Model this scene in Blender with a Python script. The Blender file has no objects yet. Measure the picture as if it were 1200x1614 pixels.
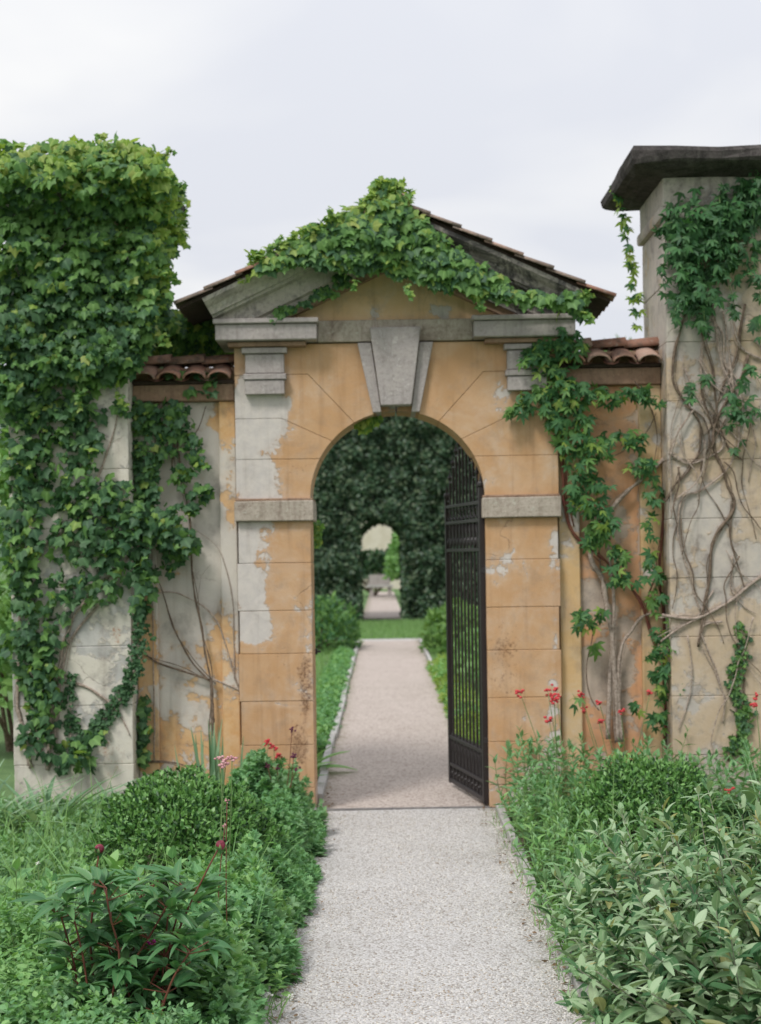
import bpy, bmesh, math, random
import numpy as np
from mathutils import Vector, Matrix, noise as mnoise
R = random.Random(7)
rng = np.random.default_rng(11)
SC = bpy.context.scene
COL = SC.collection

# ---------------------------------------------------------------- camera, sky, sun, exposure
D, F, K, EYE = 9.84, 2313.0, 0.0157, 1.70
cam_d = bpy.data.cameras.new('camera')
cam = bpy.data.objects.new('camera', cam_d); COL.objects.link(cam)
cam_d.sensor_fit = 'HORIZONTAL'; cam_d.sensor_width = 41.5; cam_d.lens = 80.0
cam_d.shift_y = 71 / 1200
cam.location = (0, -D, EYE)
cam.rotation_euler = (Matrix.Rotation(math.pi/2, 3, 'X') @ Matrix.Rotation(-K, 3, 'Z')).to_euler()
cam_d.clip_start = 0.1; cam_d.clip_end = 3000
cam_d.dof.use_dof = True; cam_d.dof.focus_distance = 5.6; cam_d.dof.aperture_fstop = 5.4
SC.camera = cam

world = bpy.data.worlds.new('World'); SC.world = world; world.use_nodes = True
wt = world.node_tree; wt.nodes.clear()
def wn(t, **kw):
    n = wt.nodes.new(t)
    for k, v in kw.items(): setattr(n, k, v)
    return n
SUN_EL, SUN_AZ = 52, 215     # degrees; azimuth measured clockwise from +Y (behind the camera, left)
sky = wn('ShaderNodeTexSky', sky_type='NISHITA', sun_disc=False)
sky.sun_elevation = math.radians(SUN_EL); sky.sun_rotation = math.radians(SUN_AZ)
tc = wn('ShaderNodeTexCoord')
sp = wn('ShaderNodeSeparateXYZ'); wt.links.new(tc.outputs['Generated'], sp.inputs[0])
zz = wn('ShaderNodeMath', operation='MAXIMUM'); wt.links.new(sp.outputs[2], zz.inputs[0]); zz.inputs[1].default_value = 0.0
za = wn('ShaderNodeMath', operation='ADD'); wt.links.new(zz.outputs[0], za.inputs[0]); za.inputs[1].default_value = 0.22
dv = wn('ShaderNodeVectorMath', operation='DIVIDE')
cb = wn('ShaderNodeCombineXYZ')
for i in range(3): wt.links.new(za.outputs[0], cb.inputs[i])
wt.links.new(tc.outputs['Generated'], dv.inputs[0]); wt.links.new(cb.outputs[0], dv.inputs[1])
nz = wn('ShaderNodeTexNoise'); nz.inputs['Scale'].default_value = 1.5; nz.inputs['Detail'].default_value = 4; nz.inputs['Roughness'].default_value = 0.45
nz.inputs['Distortion'].default_value = 0.4
wt.links.new(dv.outputs[0], nz.inputs['Vector'])
cr = wn('ShaderNodeValToRGB'); wt.links.new(nz.outputs['Fac'], cr.inputs[0])
cr.color_ramp.elements[0].position = 0.42; cr.color_ramp.elements[0].color = (0.535, 0.548, 0.588, 1)
cr.color_ramp.elements[1].position = 0.60; cr.color_ramp.elements[1].color = (0.650, 0.650, 0.650, 1)
sc_ = wn('ShaderNodeVectorMath', operation='SCALE'); wt.links.new(cr.outputs[0], sc_.inputs[0]); sc_.inputs['Scale'].default_value = 9.0
mx = wn('ShaderNodeMix', data_type='RGBA'); mx.inputs[0].default_value = 0.96
wt.links.new(sky.outputs[0], mx.inputs[6]); wt.links.new(sc_.outputs[0], mx.inputs[7])
# overcast skies brighten smoothly towards the zenith
gr = wn('ShaderNodeMath', operation='MULTIPLY_ADD'); wt.links.new(zz.outputs[0], gr.inputs[0]); gr.inputs[1].default_value = 0.42; gr.inputs[2].default_value = 0.93
g2 = wn('ShaderNodeVectorMath', operation='SCALE'); wt.links.new(mx.outputs[2], g2.inputs[0]); wt.links.new(gr.outputs[0], g2.inputs['Scale'])
bg = wn('ShaderNodeBackground'); bg.inputs['Strength'].default_value = 0.1
wt.links.new(g2.outputs[0], bg.inputs['Color'])
wo = wn('ShaderNodeOutputWorld'); wt.links.new(bg.outputs[0], wo.inputs[0])

sd = bpy.data.lights.new('sun', 'SUN'); sd.energy = 1.5; sd.angle = math.radians(14); sd.color = (1, 0.965, 0.92)
so = bpy.data.objects.new('sun', sd); COL.objects.link(so)
a_, e_ = math.radians(SUN_AZ), math.radians(SUN_EL)
sv = Vector((math.sin(a_)*math.cos(e_), math.cos(a_)*math.cos(e_), math.sin(e_)))
so.rotation_euler = sv.to_track_quat('Z', 'Y').to_euler()

SC.view_settings.view_transform = 'Standard'; SC.view_settings.look = 'None'
SC.view_settings.exposure = 0.66; SC.view_settings.gamma = 1.0; SC.view_settings.use_curve_mapping = False
SC.render.engine = 'CYCLES'
SC.cycles.use_denoising = True
SC.cycles.max_bounces = 6; SC.cycles.transparent_max_bounces = 4
try: SC.cycles.denoiser = 'OPENIMAGEDENOISE'
except Exception: pass

# ---------------------------------------------------------------- helpers
def W(px, py, Y=0.0):
    """point on the plane at depth Y seen at pixel (px,py) of the 1200x1614 photograph"""
    s = (D + Y) / F
    return ((px-600) - K*(py-878)) * s, EYE - ((py-878) + K*(px-600)) * s
def gx(u): return (u-600) * D / F          # levelled pixel units on the gate plane
def gz(v): return EYE - (v-878) * D / F
CX = gx(628.5)
WL = {}
def empty(name, loc, label, cat, group=None, kind=None):
    o = bpy.data.objects.new(name, None); COL.objects.link(o); o.location = loc; WL[o.name] = Vector(loc)
    o.empty_display_size = 0.1
    if label: o['label'] = label
    if cat: o['category'] = cat
    if group: o['group'] = group
    if kind: o['kind'] = kind
    return o
def tag(o, label=None, cat=None, group=None, kind=None):
    if label: o['label'] = label
    if cat: o['category'] = cat
    if group: o['group'] = group
    if kind: o['kind'] = kind
    return o
def link(name, me, parent=None, loc=(0,0,0), mat=None, kind=None):
    o = bpy.data.objects.new(name, me); COL.objects.link(o)
    loc = Vector(loc); WL[o.name] = loc
    if parent is not None:
        o.parent = parent; loc = loc - WL[parent.name]
    o.location = loc
    if mat is not None and not me.materials: me.materials.append(mat)
    if kind: o['kind'] = kind
    return o
def mesh(name, V, Fc, mat, parent=None, smooth=False, kind=None, mats=None, base=False):
    """one mesh object from world-space vertices, its origin moved to its own middle (or base)"""
    V = np.asarray(V, float)
    c = (V.min(0) + V.max(0)) / 2
    if base: c[2] = V[:,2].min()
    me = bpy.data.meshes.new(name)
    me.from_pydata((V - c).tolist(), [], [list(f) for f in Fc])
    if mats:
        for m in mats: me.materials.append(m)
    else: me.materials.append(mat)
    if smooth: me.polygons.foreach_set('use_smooth', [True]*len(me.polygons))
    me.update()
    return link(name, me, parent, c, None, kind)
class MB:
    def __init__(s): s.V = []; s.F = []
    def add(s, V, Fc):
        b = len(s.V); s.V += [tuple(v) for v in V]; s.F += [tuple(i+b for i in f) for f in Fc]; return s
    def box(s, x0, x1, y0, y1, z0, z1):
        return s.add([(x0,y0,z0),(x1,y0,z0),(x1,y1,z0),(x0,y1,z0),(x0,y0,z1),(x1,y0,z1),(x1,y1,z1),(x0,y1,z1)],
              [(0,3,2,1),(4,5,6,7),(0,1,5,4),(1,2,6,5),(2,3,7,6),(3,0,4,7)])
    def prism(s, poly, y0, y1):
        """poly: list of (x,z), extruded from y0 to y1"""
        a = sum(poly[i][0]*poly[(i+1)%len(poly)][1] - poly[(i+1)%len(poly)][0]*poly[i][1] for i in range(len(poly)))
        if a < 0: poly = poly[::-1]
        n = len(poly)
        V = [(x,y0,z) for x,z in poly] + [(x,y1,z) for x,z in poly]
        Fc = [tuple(range(n)), tuple(range(2*n-1, n-1, -1))] + [(i, i+n, (i+1)%n+n, (i+1)%n) for i in range(n)]
        return s.add(V, Fc)
    def tube(s, pts, r, seg=6, cap=True):
        pts = [Vector(p) for p in pts]; n = len(pts)
        rs = r if hasattr(r, '__len__') else [r]*n
        V = []; Fc = []
        up = Vector((0.13, 0.21, 1)).normalized()
        for i, p in enumerate(pts):
            t = (pts[min(i+1,n-1)] - pts[max(i-1,0)]).normalized()
            a = t.cross(up)
            if a.length < .05: a = t.cross(Vector((1,0,0)))
            a.normalize(); b = t.cross(a)
            for k in range(seg):
                w = 2*math.pi*k/seg
                V.append(p + (a*math.cos(w) + b*math.sin(w))*rs[i])
        for i in range(n-1):
            for k in range(seg):
                Fc.append((i*seg+k, i*seg+(k+1)%seg, (i+1)*seg+(k+1)%seg, (i+1)*seg+k))
        if cap:
            Fc.append(tuple(range(seg-1,-1,-1))); Fc.append(tuple((n-1)*seg+k for k in range(seg)))
        return s.add(V, Fc)
    def ball(s, c, r, sq=(1,1,1), rings=5, seg=8):
        V = [(c[0],c[1],c[2]-r*sq[2])]; Fc = []
        for i in range(1, rings):
            a = -math.pi/2 + math.pi*i/rings
            for k in range(seg):
                w = 2*math.pi*k/seg
                V.append((c[0]+r*sq[0]*math.cos(a)*math.cos(w), c[1]+r*sq[1]*math.cos(a)*math.sin(w), c[2]+r*sq[2]*math.sin(a)))
        V.append((c[0],c[1],c[2]+r*sq[2])); L = len(V)-1
        for k in range(seg):
            Fc.append((0, 1+(k+1)%seg, 1+k)); Fc.append((L, L-seg+k, L-seg+(k+1)%seg))
        for i in range(rings-2):
            for k in range(seg):
                Fc.append((1+i*seg+k, 1+i*seg+(k+1)%seg, 1+(i+1)*seg+(k+1)%seg, 1+(i+1)*seg+k))
        return s.add(V, Fc)
    def build(s, name, mat, parent=None, bevel=0, smooth=False, kind=None, rough=0, cuts=0, base=False):
        V = np.array(s.V, float); c = (V.min(0)+V.max(0))/2
        if base: c[2] = V[:,2].min()
        me = bpy.data.meshes.new(name); me.from_pydata((V-c).tolist(), [], s.F)
        if bevel or cuts or rough:
            bm = bmesh.new(); bm.from_mesh(me)
            if bevel:
                es = [e for e in bm.edges if len(e.link_faces) == 2 and e.calc_face_angle(0) > .5]
                bmesh.ops.bevel(bm, geom=es, offset=bevel, segments=2 if bevel > .006 else 1, affect='EDGES', profile=.6)
            if cuts:
                bmesh.ops.triangulate(bm, faces=[f for f in bm.faces if len(f.verts) > 4])
                bmesh.ops.subdivide_edges(bm, edges=[e for e in bm.edges if e.calc_length() > .12], cuts=cuts, use_grid_fill=True)
            if rough:
                for v in bm.verts:
                    q = Vector(v.co) + Vector(c)
                    v.co += mnoise.noise_vector(q*9)*rough + mnoise.noise_vector(q*31)*rough*.4
            bm.to_mesh(me); bm.free()
        me.materials.append(mat)
        if smooth: me.polygons.foreach_set('use_smooth', [True]*len(me.polygons))
        return link(name, me, parent, c, None, kind)
def inset(poly, d):
    a = sum(poly[i][0]*poly[(i+1)%len(poly)][1] - poly[(i+1)%len(poly)][0]*poly[i][1] for i in range(len(poly)))
    sgn = 1 if a > 0 else -1
    out = []; n = len(poly)
    for i in range(n):
        p0 = Vector(poly[i-1]); p1 = Vector(poly[i]); p2 = Vector(poly[(i+1)%n])
        e1 = (p1-p0).normalized(); e2 = (p2-p1).normalized()
        n1 = Vector((-e1.y, e1.x))*sgn; n2 = Vector((-e2.y, e2.x))*sgn
        m = (n1+n2); k = max(.35, m.length/2); m.normalize()
        out.append(tuple(p1 + m*(d/k)))
    return out

# ---------------------------------------------------------------- materials
class NT:
    def __init__(s, name):
        s.m = bpy.data.materials.new(name); s.m.use_nodes = True
        s.t = s.m.node_tree; s.t.nodes.clear()
    def n(s, t, **kw):
        x = s.t.nodes.new(t)
        for k, v in kw.items(): setattr(x, k, v)
        return x
    def put(s, sock, v):
        if isinstance(v, bpy.types.NodeSocket): s.t.links.new(v, sock)
        elif isinstance(v, (tuple, list)): sock.default_value = (*v, 1) if len(v) == 3 and sock.type == 'RGBA' else v
        else: sock.default_value = v
    def math(s, op, a, b=0.0, c=None, clamp=False):
        x = s.n('ShaderNodeMath', operation=op); x.use_clamp = clamp
        s.put(x.inputs[0], a); s.put(x.inputs[1], b)
        if c is not None: s.put(x.inputs[2], c)
        return x.outputs[0]
    def mix(s, f, a, b, mode='MIX'):
        x = s.n('ShaderNodeMix', data_type='RGBA', blend_type=mode)
        s.put(x.inputs[0], f); s.put(x.inputs[6], a); s.put(x.inputs[7], b); return x.outputs[2]
    def noise(s, vec, scale, detail=4, rough=.55, dist=0.0):
        x = s.n('ShaderNodeTexNoise'); s.put(x.inputs['Vector'], vec)
        x.inputs['Scale'].default_value = scale; x.inputs['Detail'].default_value = detail
        x.inputs['Roughness'].default_value = rough; x.inputs['Distortion'].default_value = dist
        return x.outputs['Fac']
    def step(s, v, lo, hi):
        x = s.n('ShaderNodeMapRange', interpolation_type='SMOOTHSTEP'); s.put(x.inputs[0], v)
        x.inputs[1].default_value = lo; x.inputs[2].default_value = hi; return x.outputs[0]
    def ramp(s, v, stops):
        x = s.n('ShaderNodeValToRGB'); s.put(x.inputs[0], v); e = x.color_ramp.elements
        while len(e) < len(stops): e.new(.5)
        for i, (p, c) in enumerate(stops): e[i].position = p; e[i].color = (*c, 1)
        return x.outputs[0]
    def pos(s): return s.n('ShaderNodeNewGeometry').outputs['Position']
    def sep(s, v):
        x = s.n('ShaderNodeSeparateXYZ'); s.put(x.inputs[0], v); return x.outputs
    def bump(s, h, strength=.3, dist=.01):
        x = s.n('ShaderNodeBump'); s.put(x.inputs['Height'], h); x.inputs['Strength'].default_value = strength
        x.inputs['Distance'].default_value = dist; return x.outputs[0]
    def out(s, col, rough=.85, spec=.3, bump=None, metal=0, transl=0, tcol=None, sheen=0):
        p = s.n('ShaderNodeBsdfPrincipled'); s.put(p.inputs['Base Color'], col); s.put(p.inputs['Roughness'], rough)
        p.inputs['Specular IOR Level'].default_value = spec; p.inputs['Metallic'].default_value = metal
        if sheen: p.inputs['Sheen Weight'].default_value = sheen; p.inputs['Sheen Roughness'].default_value = .5
        if bump is not None: s.put(p.inputs['Normal'], bump)
        o = s.n('ShaderNodeOutputMaterial'); r = p.outputs[0]
        if transl:
            t = s.n('ShaderNodeBsdfTranslucent'); s.put(t.inputs[0], tcol if tcol is not None else col)
            m = s.n('ShaderNodeMixShader'); m.inputs[0].default_value = transl
            s.t.links.new(p.outputs[0], m.inputs[1]); s.t.links.new(t.outputs[0], m.inputs[2]); r = m.outputs[0]
        s.t.links.new(r, o.inputs[0]); return s.m
def blobs(nt, xyz, regs):
    """sum of soft ellipses in the wall's own x,z; each (px,py,rx,ry,weight) in photograph units on the gate plane"""
    tot = None
    for px, py, rx, ry, w in regs:
        X, Z = W(px, py)
        dx = nt.math('MULTIPLY', nt.math('SUBTRACT', xyz[0], X), F/D/rx)
        dz = nt.math('MULTIPLY', nt.math('SUBTRACT', xyz[2], Z), F/D/ry)
        d = nt.math('ADD', nt.math('MULTIPLY', dx, dx), nt.math('MULTIPLY', dz, dz))
        v = nt.math('MULTIPLY', nt.math('POWER', 2.718, nt.math('MULTIPLY', nt.math('MULTIPLY', d, d), -1.0)), w)
        tot = v if tot is None else nt.math('ADD', tot, v)
    return tot if tot is not None else 0.0
OCH, OCH2 = (.51,.305,.160), (.56,.375,.235)
LIME, LIME2 = (.53,.49,.465), (.60,.55,.51)
def plaster(name, A, A2, B, B2, peel, stain, bias=0.0, staincol=(.10,.045,.025), grime=.5, seed=0.0, grimecol=(.22,.19,.17)):
    t = NT(name); p = t.pos(); s = t.sep(p)
    off = t.n('ShaderNodeVectorMath', operation='ADD'); t.put(off.inputs[0], p); off.inputs[1].default_value = (seed, seed*.7, seed*1.3); q = off.outputs[0]
    n1 = t.noise(q, 3.2, 6, .6, .5); n2 = t.noise(q, 13, 6, .65, .2); n3 = t.noise(q, 70, 4, .6)
    n4 = t.noise(q, 1.4, 3, .5)
    a = t.mix(t.step(n1, .35, .68), A, A2)
    b = t.mix(t.step(n2, .35, .65), B, B2)
    n5 = t.noise(q, 1.6, 2, .5, .3)
    f = t.math('ADD', t.math('MULTIPLY', t.math('SUBTRACT', n1, .5), 1.5), t.math('MULTIPLY', t.math('SUBTRACT', n2, .5), 1.0))
    f = t.math('ADD', f, t.math('MULTIPLY', t.math('SUBTRACT', n5, .5), .9))
    f = t.math('ADD', t.math('ADD', f, blobs(t, s, peel)), bias-.20)
    m = t.math('ADD', t.math('MULTIPLY', t.step(f, -.02, .04), .58), t.math('MULTIPLY', t.step(f, -.22, .20), .42))
    c = t.mix(m, a, b)
    c = t.mix(t.math('MULTIPLY', t.step(t.noise(q, 2.1, 6, .7, .8), .50, .66), .30), c, t.mix(.5, c, LIME2))
    # fine mottling
    c = t.mix(t.math('MULTIPLY', t.step(n3, .42, .7), .22), c, t.mix(.5, c, (.9,.85,.78), 'MULTIPLY'))
    g = t.math('MULTIPLY', t.step(t.noise(q, 5.5, 7, .7, .3), .48, .72), grime)
    c = t.mix(g, c, grimecol)
    # vertical rain streaks
    mp = t.n('ShaderNodeMapping'); t.put(mp.inputs[0], q); mp.inputs['Scale'].default_value = (14, 14, .9)
    c = t.mix(t.math('MULTIPLY', t.step(t.noise(mp.outputs[0], 1, 4, .6), .5, .74), .55), c, t.mix(.8, c, (.60,.56,.53), 'MULTIPLY'))
    sp = t.math('ADD', t.math('MULTIPLY', t.noise(q, 34, 5, .7), .9), t.math('ADD', blobs(t, s, stain), t.math('MULTIPLY', n4, .15)))
    sm = t.math('MULTIPLY', t.step(sp, .84, 1.02), t.math('ADD', .45, t.math('MULTIPLY', t.step(n3, .45, .6), .55)))
    c = t.mix(t.math('MULTIPLY', sm, .8), c, staincol)
    wv = t.n('ShaderNodeVectorMath', operation='ADD'); t.put(wv.inputs[0], q); nn_ = t.n('ShaderNodeTexNoise'); t.put(nn_.inputs['Vector'], q); nn_.inputs['Scale'].default_value = 5; nn_.inputs['Detail'].default_value = 5
    sc2 = t.n('ShaderNodeVectorMath', operation='SCALE'); t.put(sc2.inputs[0], nn_.outputs['Color']); sc2.inputs['Scale'].default_value = .35; t.put(wv.inputs[1], sc2.outputs[0])
    vo = t.n('ShaderNodeTexVoronoi', feature='DISTANCE_TO_EDGE'); t.put(vo.inputs['Vector'], wv.outputs[0]); vo.inputs['Scale'].default_value = 2.6
    ck = t.math('MULTIPLY', t.math('SUBTRACT', 1.0, t.step(vo.outputs['Distance'], .004, .016)), t.step(n4, .57, .64))
    c = t.mix(t.math('MULTIPLY', ck, .32), c, (.16,.11,.08))
    # thin edge where the coat has flaked
    lip = t.math('SUBTRACT', t.step(f, -.03, .0), t.step(f, .0, .05))
    c = t.mix(t.math('MULTIPLY', lip, .22), c, (.20,.14,.10))
    h = t.math('ADD', t.math('MULTIPLY', n2, .6), t.math('ADD', t.math('MULTIPLY', n3, .25), t.math('ADD', t.math('MULTIPLY', m, -.8), t.math('MULTIPLY', ck, -.6))))
    return t.out(c, .9, .2, t.bump(h, .5, .012))
M_gate = plaster('ochre_stucco', OCH, OCH2, LIME, LIME2,
    peel=[(400,700,62,95,.55),(402,860,40,80,.55),(395,960,30,60,.5),(415,995,22,40,.3),(395,640,60,40,.4),(876,900,12,120,.28),(876,1120,12,120,.25),(800,1240,50,60,.1)],
    stain=[(484,1072,15,56,.44),(475,1160,20,60,.28),(440,1052,34,30,.26),(800,1000,44,34,.30),(795,1070,40,56,.32),(470,740,26,14,.3),(790,1240,30,60,.2),(440,1190,60,50,.24),(830,1190,50,60,.24),(690,520,20,16,.1)], bias=-.10, grime=.28)
M_core = plaster('joint_mortar', (.42,.25,.13), (.38,.22,.12), (.42,.39,.36), (.38,.36,.34), peel=[(400,760,40,200,.5)], stain=[], bias=-.1)
M_tymp = plaster('tympanum_stucco', (.62,.42,.24), (.66,.47,.29), (.50,.48,.46), LIME, peel=[(690,495,26,16,.4)], stain=[], bias=-.15, grime=.35, seed=3)
M_wingL = plaster('left_wall_stucco', (.60,.55,.49), (.55,.51,.47), (.62,.36,.16), (.66,.44,.24),
    peel=[(228,1090,22,170,.40),(356,720,16,110,.30),(358,1150,26,150,.45),(255,1000,34,40,.3),(290,1170,90,70,.42),(350,650,30,36,.45)],
    stain=[(290,1090,30,40,.2),(300,1200,70,50,.25),(285,690,60,50,.3)], bias=-.06, staincol=(.24,.11,.06), grime=.5, seed=5)
M_wingR = plaster('right_wall_stucco', (.60,.32,.17), (.56,.36,.23), (.52,.42,.34), (.46,.37,.30),
    peel=[(965,1130,60,120,.4),(960,960,50,60,.2),(1028,800,18,300,.5),(902,1000,18,260,.15)],
    stain=[(1000,1150,50,50,.25),(940,1160,40,60,.2)], bias=.02, staincol=(.22,.12,.08), grime=.62, seed=9)
M_strip = plaster('cream_stucco', (.60,.40,.20), (.60,.46,.29), LIME, LIME2, peel=[(1028,900,20,400,.15)], stain=[], bias=-.1, grime=.4, seed=12)
M_pilR = plaster('right_pillar_stucco', (.50,.39,.27), (.54,.45,.36), (.52,.47,.41), (.46,.42,.38),
    peel=[(1100,860,60,90,.2),(1130,600,80,120,.2),(1060,400,50,160,.4)], stain=[(1060,450,30,60,.15),(1090,1180,60,40,.2)], bias=.07, staincol=(.20,.13,.10), grime=.8, seed=21)
M_pilL = plaster('left_pillar_stucco', (.62,.58,.50), (.66,.62,.55), (.50,.49,.46), (.42,.41,.39),
    peel=[(170,1000,60,70,.25)], stain=[(180,1190,40,50,.35),(190,1000,10,20,.4)], bias=.06, staincol=(.36,.17,.09), grime=.55, seed=27)
def stone(name, A, B, dark, amt=.5, lo=.5, hi=.72, scale=1.0, seed=0.):
    t = NT(name); p = t.pos()
    n1 = t.noise(p, 7*scale, 7, .65, .4); n2 = t.noise(p, 45*scale, 5, .65)
    c = t.mix(t.step(n1, .35, .66), A, B)
    c = t.mix(t.math('MULTIPLY', t.step(n2, .45, .7), .35), c, dark)
    c = t.mix(t.math('MULTIPLY', t.step(t.noise(p, 4*scale, 8, .75, .6), lo, hi), amt), c, dark)
    mp = t.n('ShaderNodeMapping'); t.put(mp.inputs[0], p); mp.inputs['Scale'].default_value = (22, 22, 1.6)
    c = t.mix(t.math('MULTIPLY', t.step(t.noise(mp.outputs[0], 1, 5, .65), .50, .70), .45*min(1, amt*1.5)), c, dark)
    c = t.mix(t.math('MULTIPLY', t.step(t.noise(p, 26, 3, .5, .5), .62, .70), .35), c, tuple(min(.6, x*1.5) for x in B))
    h = t.math('ADD', n1, t.math('MULTIPLY', n2, .5))
    return t.out(c, .9, .2, t.bump(h, .8, .012))
M_stone = stone('grey_sandstone', (.37,.335,.325), (.42,.38,.36), (.19,.16,.15), .5)
M_stone_w = stone('weathered_cornice_stone', (.44,.40,.35), (.50,.46,.40), (.12,.11,.11), .7, .50, .66)
M_rakeR = stone('blackened_cornice_stone', (.30,.27,.25), (.42,.38,.34), (.05,.048,.05), .9, .40, .55)
M_brown = stone('brown_moulding_stone', (.30,.19,.13), (.34,.23,.16), (.12,.08,.06), .5)
M_cap = stone('black_slate_cap', (.035,.03,.03), (.085,.073,.072), (.16,.155,.14), .35, .56, .66, 2.0)
M_imp = stone('impost_stone', (.40,.35,.29), (.46,.40,.34), (.13,.085,.06), .55, .47, .66)
M_kerb = stone('kerb_stone', (.40,.39,.38), (.5,.48,.46), (.2,.2,.18), .5)
M_thr = stone('threshold_shadow_stone', (.16,.15,.15), (.2,.19,.18), (.1,.1,.1), .5)
M_dark = stone('dark_timber', (.05,.035,.028), (.07,.05,.04), (.02,.015,.012), .5)
def tile_mat():
    t = NT('terracotta_tile'); p = t.pos(); oi = t.n('ShaderNodeObjectInfo')
    c = t.ramp(oi.outputs['Random'], [(0,(.26,.14,.10)),(.35,(.38,.20,.145)),(.6,(.36,.27,.21)),(.85,(.44,.29,.23)),(1,(.44,.17,.11))])
    n1 = t.noise(p, 11, 6, .7, .3); c = t.mix(t.math('MULTIPLY', t.step(n1, .45, .68), .75), c, (.09,.08,.07))
    c = t.mix(t.math('MULTIPLY', t.step(t.noise(p, 40, 4, .7), .55, .7), .5), c, (.42,.40,.36))
    return t.out(c, .9, .2, t.bump(n1, .5, .01))
M_tile = tile_mat()
M_tile_old = stone('greyed_roof_tile', (.27,.19,.15), (.36,.27,.22), (.13,.115,.10), .7, .42, .62, 1.6)
def iron():
    t = NT('black_wrought_iron'); p = t.pos(); n1 = t.noise(p, 30, 5, .6)
    return t.out(t.mix(n1, (.014,.012,.013), (.03,.024,.025)), .5, .5, t.bump(n1, .3, .003))
M_iron = iron()
def leafmat(name, cols, transl=.3, rough=.5, rib=.25, ribcol=None, spec=.35, bright=1.0, sheen=0):
    t = NT(name); g = t.n('ShaderNodeNewGeometry'); oi = t.n('ShaderNodeObjectInfo')
    rr = t.math('FRACT', t.math('ADD', g.outputs['Random Per Island'], t.math('MULTIPLY', oi.outputs['Random'], 7.31)))
    st = [(i/(len(cols)-1), (min(1,c[0]*1.17), min(1,c[1]*1.18), c[2]*1.12)) for i, c in enumerate(cols)]
    c = t.ramp(rr, st); spec = spec*.85; rough = min(.85, rough+.02)
    uv = t.n('ShaderNodeUVMap'); s = t.sep(uv.outputs[0])
    d = t.math('ABSOLUTE', t.math('SUBTRACT', s[0], .5))
    m = t.math('MULTIPLY', t.math('SUBTRACT', 1.0, t.step(d, .01, .09)), rib)
    c = t.mix(m, c, ribcol or tuple(min(1, x*2.2+.03) for x in cols[-1]))
    # side veins
    w = t.math('SINE', t.math('ADD', t.math('MULTIPLY', s[1], 55.0), t.math('MULTIPLY', d, -50.0)))
    c2 = t.mix(t.math('MULTIPLY', t.step(w, .3, 1.0), .18), c, t.mix(1, c, (.55,.6,.55), 'MULTIPLY'))
    n = t.noise(g.outputs['Position'], 60, 2, .5)
    c2 = t.mix(t.math('MULTIPLY', n, .25), c2, t.mix(1, c2, (.6,.7,.6), 'MULTIPLY'))
    tc2 = t.mix(1, c2, (1.35,1.35,.75), 'MULTIPLY')
    return t.out(c2, rough, spec, t.bump(w, .12, .002), transl=transl, tcol=tc2, sheen=sheen)
L_ivy = leafmat('ivy_leaf_green', [(.075,.165,.05),(.12,.235,.06),(.09,.19,.065),(.155,.28,.08)], .34)
L_ivyd = leafmat('ivy_leaf_dark', [(.03,.08,.04),(.045,.105,.05),(.04,.095,.04),(.065,.14,.055)], .2)
L_young_backlit = leafmat('ivy_leaf_young_backlit', [(.20,.31,.06),(.27,.38,.09),(.16,.28,.065),(.32,.37,.11)], .4)  # yellow-green young leaves, and backlight put into colour at ivy tops and edges
L_creep = leafmat('creeper_leaf', [(.035,.10,.04),(.05,.14,.05),(.075,.175,.06),(.04,.115,.055)], .25)
L_box = leafmat('box_leaf', [(.06,.16,.045),(.12,.26,.07),(.19,.36,.11),(.08,.195,.055)], .2, .3, .1, spec=.5)
L_boxd = leafmat('box_leaf_old', [(.02,.06,.022),(.035,.085,.03)], .1, .35, .1)
L_sage = leafmat('sage_leaf', [(.15,.26,.13),(.24,.36,.21),(.40,.49,.35),(.18,.30,.15)], .25, .7, .45, (.42,.50,.34), .15, sheen=.08)
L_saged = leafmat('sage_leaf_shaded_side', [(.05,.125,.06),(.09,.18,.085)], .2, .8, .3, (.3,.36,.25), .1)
L_sagey = leafmat('sage_leaf_yellowed', [(.35,.36,.16),(.42,.38,.2),(.3,.33,.17)], .3, .8, .3, None, .1)
L_peony = leafmat('peony_leaf', [(.05,.145,.06),(.09,.22,.09),(.065,.18,.075),(.15,.29,.12)], .25, .35, .4, (.24,.34,.15), .6)
L_gc = leafmat('ground_cover_leaf', [(.12,.26,.09),(.19,.36,.13),(.27,.44,.18),(.13,.28,.11)], .3, .55)
L_gc2 = leafmat('geranium_leaf', [(.095,.23,.10),(.145,.30,.135),(.20,.37,.17)], .3, .55)
L_val = leafmat('valerian_leaf', [(.13,.26,.13),(.18,.33,.17),(.24,.38,.21),(.12,.25,.12)], .28, .55)
L_grass = leafmat('grass_blade', [(.12,.23,.075),(.165,.295,.10),(.21,.33,.13),(.14,.25,.09)], .35, .6, 0)
L_strap = leafmat('strap_leaf', [(.12,.23,.13),(.19,.31,.19),(.27,.38,.26)], .25, .5, .1)
L_hedge = leafmat('hedge_leaf', [(.022,.055,.033),(.038,.082,.045),(.055,.105,.055),(.12,.15,.09)], .12, .4, .1, spec=.5)
L_tree = leafmat('tree_leaf', [(.08,.16,.04),(.12,.22,.06),(.15,.26,.07)], .3)
def plain(name, c, c2=None, rough=.8, scale=20, spec=.25, b=.4):
    t = NT(name); p = t.pos(); n = t.noise(p, scale, 6, .6)
    return t.out(t.mix(t.step(n,.35,.65), c, c2 or c), rough, spec, t.bump(n, b, .01))
M_stem = plain('woody_stem_bark', (.25,.195,.16), (.44,.36,.30), scale=60, b=.8)
M_stemd = plain('dark_stem_bark', (.10,.07,.05), (.2,.15,.11), scale=45)
M_gstem = plain('green_stem', (.12,.2,.07), (.18,.26,.1))
M_rstem = plain('red_brown_stem', (.12,.035,.03), (.17,.07,.04), rough=.5)
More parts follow.
